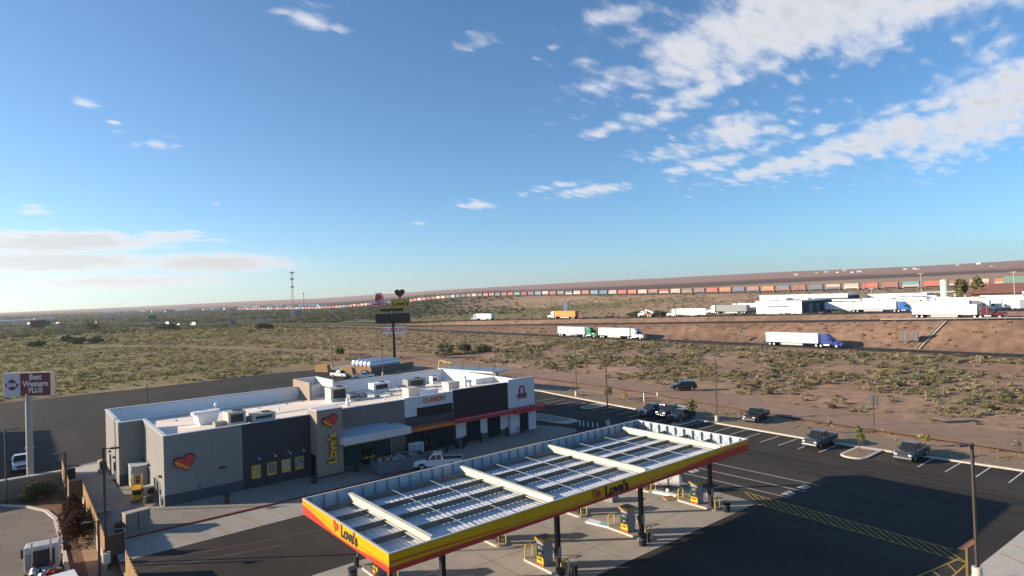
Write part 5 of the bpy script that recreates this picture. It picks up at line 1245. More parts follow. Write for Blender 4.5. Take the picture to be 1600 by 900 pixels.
# front of shop: ice freezer, display bin, skip of rubble, bollards, cart rail
t = thing('ice_freezer','white two-door ice freezer leaning by the coffee-shop windows','freezer',(40.2,70.7,.12),R(-8)); MB().box(-.95,.95,-.4,.4,.1,1.75).build('housing', white_m, t, bevel=.04)
for x0, x1 in ((-.85,-.05),(.05,.85)): MB().box(x0,x1,-.42,-.40,.55,1.65).build('door_panel', mat('frost_blue',(.30,.38,.42), rough=.2, var=.2, scale=5), t)
mb = MB(); [mb.box(-.5+i*.3,-.32+i*.3,-.41,-.405,.2,.42) for i in range(4)]; mb.build('door_caption', sp['grey'], t)
t = thing('display_bin','dark bin of blue bags next to the white ice freezer','bin',(38.0,70.4,.12)); MB().box(-.9,.9,-.6,.6,0,.8).build('bin_body', pump_dark, t, bevel=.05); MB().box(-.75,.75,-.5,.5,.8,1.0).build('stock', mat('bag_teal',(.12,.25,.28), var=.5, scale=5), t, bevel=.06)
skm = mat('skip_blue', (.10,.125,.15), rough=.6, var=.1)
t = thing('rubble_skip','blue-grey open skip heaped with building rubble at the kerb','skip',(35.4,66.5,.12),R(-6)); sk = MB()
sk.box(-2.9,3.2,-1.25,-1.15,.15,1.6); sk.box(-2.9,3.2,1.15,1.25,.15,1.6); sk.box(-3.0,-2.9,-1.25,1.25,.15,1.6); sk.box(3.2,3.3,-1.25,1.25,.15,1.6); sk.box(-2.9,3.2,-1.15,1.15,.15,.3); sk.build('skip_body', skm, t)
rb = MB(); rr = random.Random(3)
for i in range(90):
    a = Vector((rr.uniform(-1,1),rr.uniform(-1,1),rr.uniform(-.6,.6))).normalized(); b = a.orthogonal().normalized(); rb.obox((rr.uniform(-2.6,2.9),rr.uniform(-.95,.95),1.05+rr.uniform(-.1,.55)),(a,b,a.cross(b)),(rr.uniform(.1,.42),rr.uniform(.08,.3),rr.uniform(.03,.14)),rr.randrange(4))
tag(rb.build('rubble', [mat('rubble_tan',(.26,.19,.12),var=.3), mat('rubble_white',(.30,.29,.27)), mat('rubble_brown',(.2,.12,.07)), mat('rubble_grey',(.25,.25,.25))], t), kind='stuff')
def bol(x, y, l, g, m, h=1.05, r=.12, z=.12):
    t = thing('bollard', l, 'bollard', (x,y,z), 0, g); MB().tube((0,0,0),(0,0,h),r,r,12).build('post', m, t); MB().tube((0,0,h),(0,0,h+.04),r*.9,r*.4,12).build('post_cap', m, t)
bl = ('first','second','third','fourth','fifth','sixth')
for i, x in enumerate((42.6,44.2,46.9,47.9,50.5,55.2)): bol(x, 69.6 if i < 3 else 70.6, f'{bl[i]} black bollard from the left before the dark shop doors', 'black bollards along the shop front', black_m, 1.35, .16)
for i, (x, y) in enumerate(((67.95,68.5),(67.95,67.7),(68.1,66.9),(68.3,66.1),(68.6,65.4))): bol(x, y, f'{bl[i]} white bollard from the left at the corner of the walk by the island', 'white bollards at the walk corner', tl_white, .75, .09, 0)
# tank compound
t = thing('compound_fence','grey-brown slatted compound fence round the silver tanks','fence',(82.5,158.6,0),R(11)); cf = mat('slat_grey_brown',(.17,.145,.115), rough=.85, var=.15, scale=2); MB().box(-6.3,6.0,-.05,.05,0,1.95).build('slat_panel', cf, t); MB().box(-6.35,-6.25,0,10,0,1.95).build('slat_panel', mat('slat_rust',(.22,.13,.08), var=.2), t)
mb = MB(); [mb.box(-6.3+i*1.23-.06,-6.3+i*1.23+.06,-.12,-.05,0,2.05) for i in range(11)]; mb.build('post', wood_p, t); MB().box(6.0,8.9,-.1,.0,0,2.0).build('gate_panel', mat('gate_tan',(.22,.16,.10), var=.15), t)
tankm = mat('tank_silver', (.62,.66,.70), rough=.3, metal=.35, var=.05)
for i in range(5):
    t = thing('storage_tank', f'{("first","second","third","fourth","fifth","sixth","seventh")[i]} silver horizontal tank from the left in the fenced compound', 'tank', (76.6+.2*i, 169.0-2.1*i, 0), R(11), 'silver storage tanks in the compound'); mb = MB(); prof = [(-.45,.2),(-.3,.7),(0,1.0),(10.2,1.0),(10.5,.7),(10.65,.2)]
    mb.loft([[(x, r*math.cos(2*PI*k/16), 2.35+r*math.sin(2*PI*k/16)) for k in range(16)] for x, r in prof]); mb.build('shell', tankm, t, smooth=False); MB().box(.8,1.1,-.6,.6,0,1.9).box(8.5,8.8,-.6,.6,0,1.9).build('saddle', conc_dk, t); MB().tube((2,0,3.2),(2,0,3.55),.14).tube((5,0,3.2),(5,0,3.4),.2).build('hatch', galv, t)
for i, (x, y, l) in enumerate(((70.4,176.5,'stack of pale timber at the far end of the rear asphalt'),(71.9,162.8,'upright stack of pale timber between the white pickup and the tanks'))):
    t = thing('timber_stack', l, 'timber', (x,y,0), R(-62), 'timber stacks'); 
    for j in range(5): MB().box(-2.4+.1*j,2.3-.08*j,-.8,.8,j*.42,j*.42+.34).build('timber_bundle', mat('pale_timber', (.40,.25,.12)), t)
S('compound_apron', [(70.5,186),(78,186.5),(113,198),(104.3,169),(92,158),(89,156.5),(88,160.5),(77,158),(75.5,176)], .02, conc)
# second, far canopy under construction behind the right rear corner
t = thing('diesel_canopy','low pale-blue metal canopy roof with slim posts behind the store\'s right corner','canopy',(79,113,0),R(-78)); MB().box(-8,8.5,-2.6,2.6,4.15,4.5).build('fascia', mat('pale_fascia',(.45,.55,.63), rough=.4, metal=.3, var=.1), t)
mb = MB(); [mb.box(-7.8+i*.9,-7.45+i*.9,-2.5,2.5,4.5,4.58) for i in range(18)]; mb.build('roof_rib', panel, t)
for x in (-6.5,-1.5,3.5,7.5): MB().tube((x,0,0),(x,0,4.2),.16).build('column', black_m, t); MB().tube((x,-1.2,4.5),(x,-1.2,6.1),.05).build('roof_post', black_m, t)
t = thing('telehandler_boom','yellow digger arm raised behind the store\'s right rear parapet','digger',(79.2,125.5,0),R(-60)); MB().box(-1.5,1.2,-1.0,1.0,.5,1.9).build('body', ylm, t, bevel=.1); MB().tube((-1,0,1.8),(-.6,0,5.6),.22).tube((-.6,0,5.6),(2.4,0,4.9),.2).tube((-.6,0,5.6),(2.0,0,4.2),.08).build('boom', mat('pale_yellow',(.66,.50,.22)), t)
for s in (-1,1):
    for x in (-1.0,.8): wheel(t, x, s*1.0, .5, .4, s, ylm)
# white tractor and white box body at the bottom left
cab_dull = mat('dull_white_cab', (.46,.455,.44), rough=.5, var=.22, scale=1.6)
t = thing('bobtail_truck','white truck tractor seen from behind beside the hotel kerb','truck',(1.35,62.6,HZ),R(84))
MB().prism([(.5,.9),(2.5,.9),(2.5,1.9),(2.1,2.8),(.5,2.85)],'y',-1.15,1.15).build('cab', cab_dull, t, bevel=.1); MB().loft([sec(2.4,1.05,.7,1.95,.2,.95),sec(4.2,1.0,.65,1.65,.2,.8)]).build('hood', cab_dull, t)
MB().box(.44,.5,-.85,.6,1.15,2.5).build('rear_recess', pump_dark, t); MB().box(.42,.44,-.6,.4,1.85,2.4).build('rear_window', cglass, t); MB().box(.40,.5,.7,1.05,1.2,2.3).build('rear_locker', grey_u, t); MB().box(-4.2,.4,-.45,.45,.7,1.0).box(-4.2,-3.4,-1.0,1.0,.8,.95).build('chassis', mudm, t)
mb = MB(); rr = random.Random(5)
for i in range(40):
    a = Vector((rr.uniform(-1,1),rr.uniform(-1,1),rr.uniform(-1,1))).normalized(); b = a.orthogonal().normalized(); mb.obox((rr.uniform(-3.0,.2),rr.uniform(-.9,.9),rr.uniform(.95,1.45)),(a,b,a.cross(b)),(rr.uniform(.08,.4),rr.uniform(.05,.2),rr.uniform(.04,.12)),rr.randrange(3))
mb.build('deck_equipment', [mudm, galv, mat('hose_red',(.3,.06,.04))], t)
for s in (-1,1):
    wheel(t, 3.3, s*1.0, .5, .32, s, silver)
    for x in (-1.6,-2.9): wheel(t, x, s*.92, .5, .55, s, silver)
    MB().box(2.05,2.25,min(s*1.3,s*1.5),max(s*1.3,s*1.5),1.6,2.3).build('mirror', trim, t); MB().box(-3.9,-3.7,min(s*.7,s*1.0),max(s*.7,s*1.0),.8,1.0).build('tail_light', lampr, t)
MB().tube((.3,-.6,1.0),(.3,-.6,3.5),.09).tube((.3,.6,1.0),(.3,.6,3.2),.09).build('exhaust_stack', chrome, t)
t = thing('box_trailer','white flat-topped box trailer cut by the bottom edge, behind the truck tractor','trailer',(2.0,53.3,HZ),R(95)); MB().box(-7.5,2.3,-1.3,1.3,1.0,2.85).build('trailer_box', tl_white, t, bevel=.04); MB().box(-7,2,-.5,.5,.6,1.0).build('trailer_frame', mudm, t)
for s in (-1,1):
    for x in (-5,-6.2): wheel(t, x, s*1.0, .5, .5, s, silver)
# hotel wing that shades the rear asphalt (off to the left)
t = thing('hotel_building','tan three-storey hotel wing with a flat roof beyond the left edge','hotel',(-37,136,0)); hm_ = mat('hotel_render',(.34,.27,.2), var=.06); MB().box(-14,14,-19,19,0,9.5).build('wall', hm_, t); MB().box(-14.3,14.3,-19.3,19.3,9.5,9.9).build('roof', conc_lt, t)
for fl_ in range(3):
    for i in range(8):
        y = -16.5+i*4.6; MB().box(14.0,14.06,y,y+1.6,1.0+fl_*3,2.6+fl_*3).build('window', glass, t)
# ------------------------------------------------------------------ plants
plant_m = attrmat('foliage', 'zone', var=.2, scale=1.2, var2=.2, scale2=.12, rough=.9)
def leafy(m):
    nt = m.node_tree; b = nt.nodes['Principled BSDF']; t = nt.nodes.new('ShaderNodeBsdfTranslucent'); x = nt.nodes.new('ShaderNodeMixShader'); x.inputs[0].default_value = .42
    nt.links.new(b.inputs['Base Color'].links[0].from_socket, t.inputs['Color']); nt.links.new(b.outputs[0], x.inputs[1]); nt.links.new(t.outputs[0], x.inputs[2]); nt.links.new(x.outputs[0], nt.nodes['Material Output'].inputs['Surface'])
leafy(plant_m)
bark = mat('bark', (.12,.085,.06), rough=.95, var=.25, scale=6)
NPR = np.random.RandomState(11)
def leafball(n, rx, rz, leaf, seed, lumps=5, flat=.0):
    """n leaf quads spread through an uneven crown; returns (n,4,3) corners"""
    r = np.random.RandomState(seed)
    c = r.normal(size=(lumps,3)); c /= np.linalg.norm(c,axis=1)[:,None]; c[:,2] = np.abs(c[:,2])*.9
    c = c*np.array([rx*.55,rx*.55,rz*.45]) + np.array([0,0,rz*.42]); rad = r.uniform(.38,.62,lumps)
    k = r.randint(0,lumps,n); d = r.normal(size=(n,3)); d /= np.linalg.norm(d,axis=1)[:,None]
    p = c[k] + d*(rad[k]*r.uniform(.55,1.08,n))[:,None]*np.array([rx,rx,rz*.8])
    p[:,2] = np.maximum(p[:,2], .02*rz)
    u = r.normal(size=(n,3)); u /= np.linalg.norm(u,axis=1)[:,None]; v = np.cross(u, d + .4*r.normal(size=(n,3))); v /= np.linalg.norm(v,axis=1)[:,None]+1e-9
    s = leaf*r.uniform(.6,1.35,n)[:,None]
    return np.stack([p-u*s-v*s*.5, p+u*s-v*s*.5, p+u*s*.6+v*s*.7, p-u*s*.6+v*s*.7], axis=1)
def quads_mesh(name, Q, colors):
    """Q (n,4,3), colors (n,3) -> mesh with a colour attribute"""
    n = len(Q); me = bpy.data.meshes.new(name)
    me.vertices.add(n*4); me.vertices.foreach_set('co', Q.reshape(-1).astype(np.float32))
    me.loops.add(n*4); me.loops.foreach_set('vertex_index', np.arange(n*4, dtype=np.int32))
    me.polygons.add(n); me.polygons.foreach_set('loop_start', np.arange(0,n*4,4, dtype=np.int32)); me.polygons.foreach_set('loop_total', np.full(n,4,dtype=np.int32))
    me.update(calc_edges=True)
    at = me.color_attributes.new('zone','FLOAT_COLOR','POINT'); col = np.concatenate([np.repeat(colors,4,axis=0), np.ones((n*4,1))],axis=1)
    at.data.foreach_set('color', col.astype(np.float32).ravel()); me.materials.append(plant_m); return me
SP = dict(olive=(.26,.225,.105), straw=(.40,.32,.18), sage=(.29,.26,.17), green=(.17,.175,.07), dark=(.12,.125,.07), rust=(.30,.19,.11), yellow=(.31,.275,.09), pale=(.34,.29,.195), red=(.046,.022,.016), deep=(.05,.058,.028))
protos = []
for i, (sp_, rx, rz) in enumerate((('olive',.8,.8),('sage',.9,.75),('straw',.6,.6),('green',.9,1.0),('pale',.7,.55),('dark',.8,.85),('yellow',.7,.65),('olive',1.0,.7))):
    Q = leafball(240, rx*.95, rz*.72, .075, 40+i, 8); r = np.random.RandomState(90+i)
    protos.append((sp_, Q, np.array(SP[sp_])[None]*r.uniform(.7,1.35,(len(Q),1))))
lite = []
SP['brush'] = (.06,.066,.036)
for i, (sp_, rx, rz) in enumerate((('olive',.8,.8),('sage',.9,.75),('straw',.6,.6),('green',.9,1.0),('pale',.7,.55),('dark',.8,.85),('yellow',.7,.65),('rust',.7,.5),('brush',.85,.9))):
    Q = leafball(34, rx, rz*.75, .19, 60+i, 6); r = np.random.RandomState(70+i)
    lite.append((sp_, Q, np.array(SP[sp_])[None]*r.uniform(.7,1.3,(len(Q),1))))
cr, cu_, cf_ = cam_axes()
def inframe(x, y, z, m=.04):
    d = Vector((x, y, z-H)); f = d.dot(cf_)
    if f < 5: return False
    u, v = 965.25*d.dot(cr)/f, -965.25*d.dot(cu_)/f
    return abs(u) < 800*(1+m) and -450 < v < 450*(1+m)
def vn(x, y, s, o=0):
    x, y = x/s+o, y/s-o
    return .5 + .25*(math.sin(1.7*x+1.3*math.sin(1.1*y+o)) + math.sin(2.3*y+1.9*math.sin(.7*x+2*o)))
pts = []
def scatter(n, x0, x1, y0, y1, dens, size, kinds):
    for _ in range(n):
        x, y = rnd.uniform(x0,x1), rnd.uniform(y0,y1)
        if rnd.random() > dens(x,y): continue
        z = height(x,y)
        if not inframe(x,y,z): continue
        pts.append((x, y, z-.08, size()*rnd.choice((.7,.9,1,1.2,1.35)), kinds[min(len(kinds)-1, int(rnd.random()*len(kinds)))], rnd.uniform(0,2*PI)))
track = [(-60,96),(19,95.8),(30,96.3),(42,97),(54,98),(78,101.5),(96,102.5),(130,103.5),(160,105.5),(190,110),(245,98),(330,70),(400,30)]
def trackx(y): return float(np.interp(y, [t[0] for t in track], [t[1] for t in track]))
def d_left(x, y):
    if abs(x-trackx(y)) < 6: return 0
    if y < 200 and x > 60: return 0
    return .35 + .65*smooth(.25,.6,vn(x,y,14,.7))
scatter(17000, -150, 105, 186, 420, d_left, lambda: rnd.uniform(.5,1.05), [0,0,0,6,2,6,0,7,4,1,5,3,6,0])
scatter(4500, -120, 178, 400, 660, lambda x,y: 0 if abs(x-trackx(y))<7 else .8, lambda: rnd.uniform(.9,1.9), [0,0,2,6,7,5,3])
scatter(3000, 100, 178, 185, 420, lambda x,y: .75 if abs(x-trackx(y))>6 else 0, lambda: rnd.uniform(.6,1.2), [0,1,2,4,7,2])
def d_right(x, y):
    if x < trackx(y)+5.2: return 0
    b = smooth(.30,.62,vn(x,y,11,.3)) * smooth(104,118,x) + .5*smooth(.55,.8,vn(x,y,6,1.3))*smooth(101,104,x)
    if x > 172: b *= .35
    return min(1, .06+b)
scatter(9500, 101, 179, -40, 190, d_right, lambda: rnd.uniform(.45,1.05), [1,1,1,4,0,2,2,0,7,1,5,0,3])
scatter(1500, 190, 204, -60, 330, lambda x,y: .28+.3*(vn(x,y,9,.5)>.6), lambda: rnd.uniform(.4,.85), [2,4,1,7,0])
scatter(900, 217, 227, -60, 400, lambda x,y: .8, lambda: rnd.uniform(.3,.6), [2,2,4,0])
scatter(900, 240, 249, 100, 400, lambda x,y: .6, lambda: rnd.uniform(.5,1.1), [0,3,5,2])
scatter(4200, 246, 560, 130, 520, lambda x,y: .30+.5*smooth(.4,.7,vn(x,y,40,.2)), lambda: rnd.uniform(.6,1.5), [1,5,7,0,4,3])
scatter(420, 87, 93, -40, 125, lambda x,y: .55, lambda: rnd.uniform(.2,.5), [2,4,0])
print('bushes', len(pts))
# far dense brush: bigger dark clumps
for _ in range(14000):
    az = R(rnd.uniform(50,92)); r = 560*(2900/560)**rnd.random(); x, y = r*math.cos(az), r*math.sin(az)
    if rnd.random() > .85*smooth(.2,.5,vn(x,y,90,.4)) + .1: continue
    if x > 120 and (az < R(58)) and rnd.random() < .6: continue
    if abs(x - lerp(y,[340,450,590,720,920,1250,1750],[209,199,172,140,95,0,-270])) < 26 and y < 1300: continue
    pts.append((x, y, height(x,y)-.2, rnd.uniform(1.6,3.2)*(1+r/5000), rnd.choice((5,5,5,3,8,8)), rnd.uniform(0,6.3)))
# the 290 that show largest stand alone, the rest is one mass
def seen(p):
    d = math.hypot(p[0], p[1]); return p[3]/d if p[2] > -1 and d < 420 else 0
pts.sort(key=seen, reverse=True)
solo, mass = pts[:288], pts[288:]
pm = [quads_mesh('desert_shrub', Q, c) for _, Q, c in protos]
desc = {'olive':'low olive desert shrub','sage':'grey-green sagebrush clump','straw':'dry straw-coloured tuft','green':'green leafy desert shrub','pale':'pale bleached brush clump','dark':'dark evergreen desert shrub','yellow':'yellow-flowering rabbitbrush'}
for p in solo:
    o = bpy.data.objects.new('desert_shrub', pm[p[4]]); COL.objects.link(o); o.location = p[:3]; o.rotation_euler = (0,0,p[5]); o.scale = (p[3], p[3], p[3]*rnd.uniform(.8,1.15))
    where = 'in the scrub field behind the store' if p[1] > 183 else 'on the red earth between the dirt track and the interstate' if p[0] > 94 else 'on the verge by the kerb'
    tag(o, f'{desc[protos[p[4]][0]]} {where}', 'shrub', f'{desc[protos[p[4]][0]]}s {where}')
Qs, Cs = [], []
for p in mass:
    sp_, Q, c = lite[p[4]]
    ca, sa = math.cos(p[5])*p[3], math.sin(p[5])*p[3]
    M = np.array([[ca,-sa,0],[sa,ca,0],[0,0,p[3]*rnd.uniform(.75,1.15)]])
    Qs.append(Q @ M.T + np.array(p[:3])); Cs.append(c*rnd.uniform(.75,1.3))
o = bpy.data.objects.new('desert_scrub', quads_mesh('desert_scrub', np.concatenate(Qs), np.concatenate(Cs))); COL.objects.link(o); tag(o, kind='stuff')

def tree(name, label, cat, x, y, z, h, r, sp_, n=420, leaf=.16, trunk=.35, group=None, lumps=8, stem_r=.06):
    t = thing(name, label, cat, (x,y,z), rnd.uniform(0,6), group)
    Q = leafball(n, r, h*(1-trunk), leaf, rnd.randrange(9999), lumps); Q[:,:,2] += h*trunk
    rr = np.random.RandomState(rnd.randrange(999)); c = np.array(SP[sp_])[None]*rr.uniform(.6,1.5,(n,1))
    o = bpy.data.objects.new('crown', quads_mesh('crown', Q, c)); COL.objects.link(o); o.parent = t
    mb = MB(); mb.tube((0,0,-.1),(0.03*h,0,h*.55),stem_r*1.3,stem_r*.8,8)
    for k in range(5): a = k*2.4; mb.tube((.02*h,0,h*(.3+.07*k)),(r*.6*math.cos(a),r*.6*math.sin(a),h*(.55+.08*k)),stem_r*.6,stem_r*.25,6)
    mb.build('trunk', bark, t); return t
yt = 'young trees in the car park'
tree('young_tree','slim green young tree on the tree island between the two grey pickups','tree',79.0,32.2,.15,2.9,.62,'green',260,.12,.25,yt,9,.035)
tree('young_tree','full leafy young tree beside the nearest of the dark parked trio','tree',82.4,58.1,.15,2.9,1.05,'green',420,.14,.15,yt,8,.04)
tree('young_tree','small green young tree on the verge between two lamp posts','tree',87.6,80.5,.1,2.3,.85,'green',280,.13,.2,yt,7,.035)
tree('young_tree','yellowing young tree left of the middle white marker boards','tree',88.0,76.5,.1,1.7,.7,'yellow',160,.11,.2,yt,6,.03)
tree('young_tree','yellow flowering sapling on the red earth behind the right grey pickup','tree',88.0,28.2,.1,1.6,.7,'yellow',160,.11,.2,yt,6,.03)
tree('young_tree','thin bare-looking sapling at the right edge behind the kerb','tree',88.5,19.2,.1,2.0,.5,'sage',90,.1,.3,yt,6,.03)
tree('young_tree','faint grey sapling behind the left grey pickup by the kerb','tree',87.5,39.5,.1,1.6,.6,'sage',120,.11,.2,yt,6,.03)
bb = 'big bushes beyond the tank compound'
for x, y, h, r, s_, l in ((109.5,174.5,3.2,3.0,'sage','rounded grey-green bush at the end of the concrete pad'),(116,182,4.2,3.6,'green','tallest green bush in the clump behind the concrete pad'),(123.5,181,3.0,3.2,'dark','dark green bush at the right of the clump behind the pad'),(129,177,2.4,3.4,'green','low wide green bush trailing off right of the clump'),(94,222,3.0,2.8,'green','green bush beside the dirt track near the pylon pole')):
    tree('big_bush',l,'bush',x,y,height(x,y)-.1,h,r,s_,520,.3,.02,bb,9,.08)
fb = 'dark bushes along the far field edge'
for x, y, h, r, l in ((46,596,9,9,'tall dark bush standing alone at the far left field edge'),(30,423,3.4,7,'long dark green bush in the left field'),(37,425,3.0,5,'second dark green bush right of the long one in the left field'),(25,458,3,4,'small dark bush at the left edge of the field'),(140,458,4.2,7,'dark rounded bush near the grey road sign back'),(95,560,5,10,'dark bush line beneath the distant white vans'),(10,420,2.6,5,'dark bush at the far left of the field')):
    tree('dark_bush',l,'bush',x,y,height(x,y)-.2,h,r,'deep',420,.6,.0,fb,8,.1)
# hotel bed
tree('juniper','rounded dark green juniper under the hotel sign pole','shrub',1.9,90.0,HZ,1.9,1.75,'deep',2600,.10,.0,None,12,.06)
for x, y, h, r, l in ((4.3,80.5,2.0,.95,'small dark red shrub beside the shoebox lamp post'),(4.3,74.4,2.5,1.6,'wide maroon shrub in the middle of the hotel bed'),(4.15,70.6,2.6,1.45,'darkest maroon shrub nearest the camera in the hotel bed'),(4.5,72.6,2.2,1.2,'maroon shrub squeezed between its two bigger neighbours')):
    tree('maroon_shrub',l,'shrub',x,y,HZ,h,r,'red',2600,.085,.0,'maroon shrubs in the hotel bed',9,.05)
# ------------------------------------------------------------------ truck stop buildings and far things
lotz = 9.12
t = thing('wash_building','white flat-roofed truck wash with blue lettering and dark bay end','building',(258.5,129.3,lotz)); whb = mat('wash_white',(.74,.73,.70), rough=.7, var=.03)
MB().box(-13.5,13.5,-9.7,9.7,0,5.2).build('wall', whb, t); MB().box(-13.7,13.7,-9.9,9.9,5.2,5.45).build('roof', mat('wash_roof',(.55,.55,.54)), t); MB().box(-13.3,13.3,-9.76,-9.7,.2,5.0).build('bay_end', mat('bay_and_shade_dark',(.06,.075,.09), var=.2, scale=.6), t)  # bay_end is a dark sheet that paints in the shade on this end wall
for x in (-6,0.5,7): MB().box(x-1.6,x+1.6,-9.82,-9.76,.2,4.0).build('bay_door', mat('bay_door',(.16,.19,.21), var=.3), t)
mb = MB(); rr = random.Random(2); bl_ = mat('caption_blue',(.05,.10,.22))
for row, (z, a, b, n) in enumerate(((3.3,4.6,-4.6,17),(2.25,1.9,-2.2,9),(1.55,1.6,-1.9,8))):
    for i in range(n):
        y = a+(b-a)*i/n; w = abs(b-a)/n*.72
        mb.box(-13.54,-13.5,y-w,y,z-(.62 if row == 0 else .3),z+(.25 if row == 0 and i in (2,9,14) else 0))
mb.build('wall_caption', bl_, t); MB().box(-13.54,-13.5,6.4,8.8,3.0,3.3).box(-13.54,-13.5,-8.8,-6.6,3.1,3.4).build('wall_caption', mat('caption_red',(.45,.25,.22)), t)
MB().box(-3,3,2,5,5.45,6.2).build('roof_unit', whb, t); MB().box(4,7,-4,-1,5.45,6.1).build('roof_unit', whb, t)
t = thing('service_shed','long white service shed with dark open bays behind the wash building','building',(352,168,9.6),R(4)); MB().box(-9,9,-24,24,0,5.6).build('wall', whb, t); MB().box(-9.2,9.2,-24.2,24.2,5.6,5.9).build('roof', tl_white, t); MB().box(-9.1,-9,-24,-7,.6,3.8).box(-8.6,8.6,-24.1,-24,.3,4.8).build('bay_end', MATS['bay_and_shade_dark'], t)
t = thing('white_shed','low white shed with a dark side among the back-row rigs','building',(372,128,9.9),R(2)); MB().box(-6,6,-14,14,0,4.4).build('wall', whb, t); MB().box(-6.2,6.2,-14.2,14.2,4.4,4.7).build('roof', tl_white, t); MB().box(-6.06,-6,-14,2,.4,3.0).build('bay_end', MATS['bay_and_shade_dark'], t)
t = thing('silo','tall pale green-white silo tower behind the truck stop','silo',(430,124,height(430,124))); MB().tube((0,0,0),(0,0,10),2.2,2.2,18).build('shell', mat('silo_pale',(.55,.60,.52), rough=.6), t); MB().tube((0,0,10),(0,0,10.6),2.4,1.2,18).build('lid', mat('silo_lid',(.6,.6,.55)), t)
mb = MB(); [mb.box(x-.2,x+.2,-11,12,3.0,3.5) for x in (-2,2)]; [mb.box(-.3,.3,y-.3,y+.3,0,3.2) for y in (-10,-5,6,11)]; mb.build('catwalk', mat('frame_pale',(.50,.52,.46)), t)
t = thing('travel_plaza','brown-roofed travel plaza building at the right edge of the truck stop','building',(372,74,9.6),R(6)); MB().box(-12,12,-32,20,0,4.2).build('wall', mat('plaza_wall',(.45,.38,.30)), t); r_ = MB(); r_.add([(-15,-34,4.2),(15,-34,4.2),(15,23,4.2),(-15,23,4.2),(0,-26,8.8),(0,12,8.8)],[(0,1,4),(1,2,5,4),(2,3,5),(3,0,4,5),(0,3,2,1)]); r_.build('roof', mat('plaza_roof',(.24,.115,.085), var=.08, scale=.4), t)
MB().box(-12.1,-12,-10,12,.5,2.6).build('window', glass, t); MB().box(-12.2,-12.1,8,12,2.6,4.0).build('shop_sign', sign_red, t); MB().box(-12.2,-12.1,2,7,2.6,4.0).build('shop_sign', mat('sign_cream',(.6,.5,.35)), t); MB().box(-12.2,-12.1,13,19,2.4,4.0).build('shop_sign', mat('sign_ochre',(.40,.26,.06)), t)
t = thing('fuel_shelter','white and dark-edged pump shelter in front of the brown roof','canopy',(338,56,9.3),R(2)); MB().box(-6,6,-22,12,4.6,5.6).build('fascia', tl_white, t); MB().box(-6.1,6.1,-22.1,12.1,4.2,4.6).build('soffit', mat('shelter_dark',(.10,.11,.12)), t)
for y in (-18,-9,0,9): MB().box(-.3,.3,y-.3,y+.3,0,4.3).build('column', tl_white, t)
t = thing('barn','long building with a faded green roof at the far right edge','building',(500,92,height(500,92)),R(10)); MB().box(-9,9,-28,18,0,4.5).build('wall', mat('barn_wall',(.42,.36,.28)), t); r_ = MB(); r_.prism([(-10,4.5),(10,4.5),(0,9)],'y',-29,19); r_.build('roof', mat('barn_roof',(.22,.33,.25), var=.06), t)
for x, y, h, r, l in ((400,108,10.5,3.2,'larger of two green trees left of the brown plaza roof'),(398,100,11,3.0,'darker right tree beside the brown plaza roof'),(408,88,5,4,'low dark bush at the edge of the brown plaza roof'),(330,150,4.5,4,'dark round bush on the tan slope below the train'),(262,205,3.2,7,'green bush row beside the white wrecker'),(262,192,3,4,'dark green bush right of the white wrecker'),(262,217,3.2,6,'green bush between the orange trailer and the wrecker')):
    tree('broad_tree' if h > 6 else 'roadside_bush',l,'tree' if h > 6 else 'bush',x,y,height(x,y)-.2,h,r,'green' if h > 5 else 'dark',900,.55,.12 if h > 6 else 0,'trees at the truck stop' if h > 6 else 'bushes along the far carriageway',10,.25)
# double-stack container train
cw = [(.36,.13,.09),(.34,.10,.075),(.42,.35,.26),(.48,.43,.36),(.08,.15,.25),(.10,.22,.29),(.10,.12,.16),(.24,.06,.06),(.40,.17,.09),(.42,.42,.40),(.22,.10,.09),(.35,.30,.26)]
cmats = [mat(f'container_{n}', c, rough=.6, var=.06, scale=.4) for n, c in zip(('rust','red','beige','cream','blue','teal','slate','wine','orange','white','brown','tan'), cw)]
cname = ('rust red','red','beige','cream','blue','teal','slate','wine red','orange','white','brown','tan')
def make_car_unit():
    t = thing('container_car','','rail car',group='double-stack container cars of the freight train')
    for z in (.55, 3.2): MB().box(-1.22,1.22,-6.1,6.1,z,z+2.6).build('container', cmats[0], t)
    MB().box(-1.4,1.4,-7.4,7.4,.35,.55).box(-1.45,-1.25,-5,5,.5,1.5).box(-1.1,1.1,-7.3,-6.5,.5,1.3).build('well_frame', mudm, t)
    MB().box(-.9,.9,-7.6,-6.2,-.15,.4).box(-.9,.9,6.2,7.6,-.15,.4).build('bogie', mudm, t)
    return t
unit = make_car_unit(); remember(unit)
pos_w = []
def trackpos(y): return 580 + (0 if y < 900 else -(y-900)**2*.00012)
WT = [0,0,0,0,1,1,2,2,3,4,5,6,6,7,7,8,10,10,11,11]
y = 66.0; k = 0; combos = set(); lab_n = {}
while y < 2050 and k < 112:
    x = trackpos(y); a, b = rnd.choice(WT), rnd.choice(WT)
    if rnd.random() < .45: b = a
    o = copy_tree(unit); o.location = (x, y, height(x,y)+.55); dx = trackpos(y+1)-x; o.rotation_euler = (0,0,math.atan2(1,dx)-PI/2)
    cs = [c for c in COL.objects[-6:] if c.parent == o and c.name.startswith('container')] if False else None
    pos_w.append((o, a, b)); y += 15.6; k += 1
par = {}
for c in COL.objects:
    if c.parent is not None and c.name.startswith('container') : par.setdefault(c.parent.name, []).append(c)
for i, (o, a, b) in enumerate(pos_w):
    two = sorted(par[o.name], key=lambda c: sum(v.co.z for v in c.data.vertices))
    for c, m in zip(two, (b, a)): c.material_slots[0].link = 'OBJECT'; c.material_slots[0].material = cmats[m]
    o['label'] = f'rail car with {cname[a]} container over {cname[b]} one, car {i+1} from the right end' if a != b else f'rail car with two {cname[a]} containers, car {i+1} from the train\'s right end'
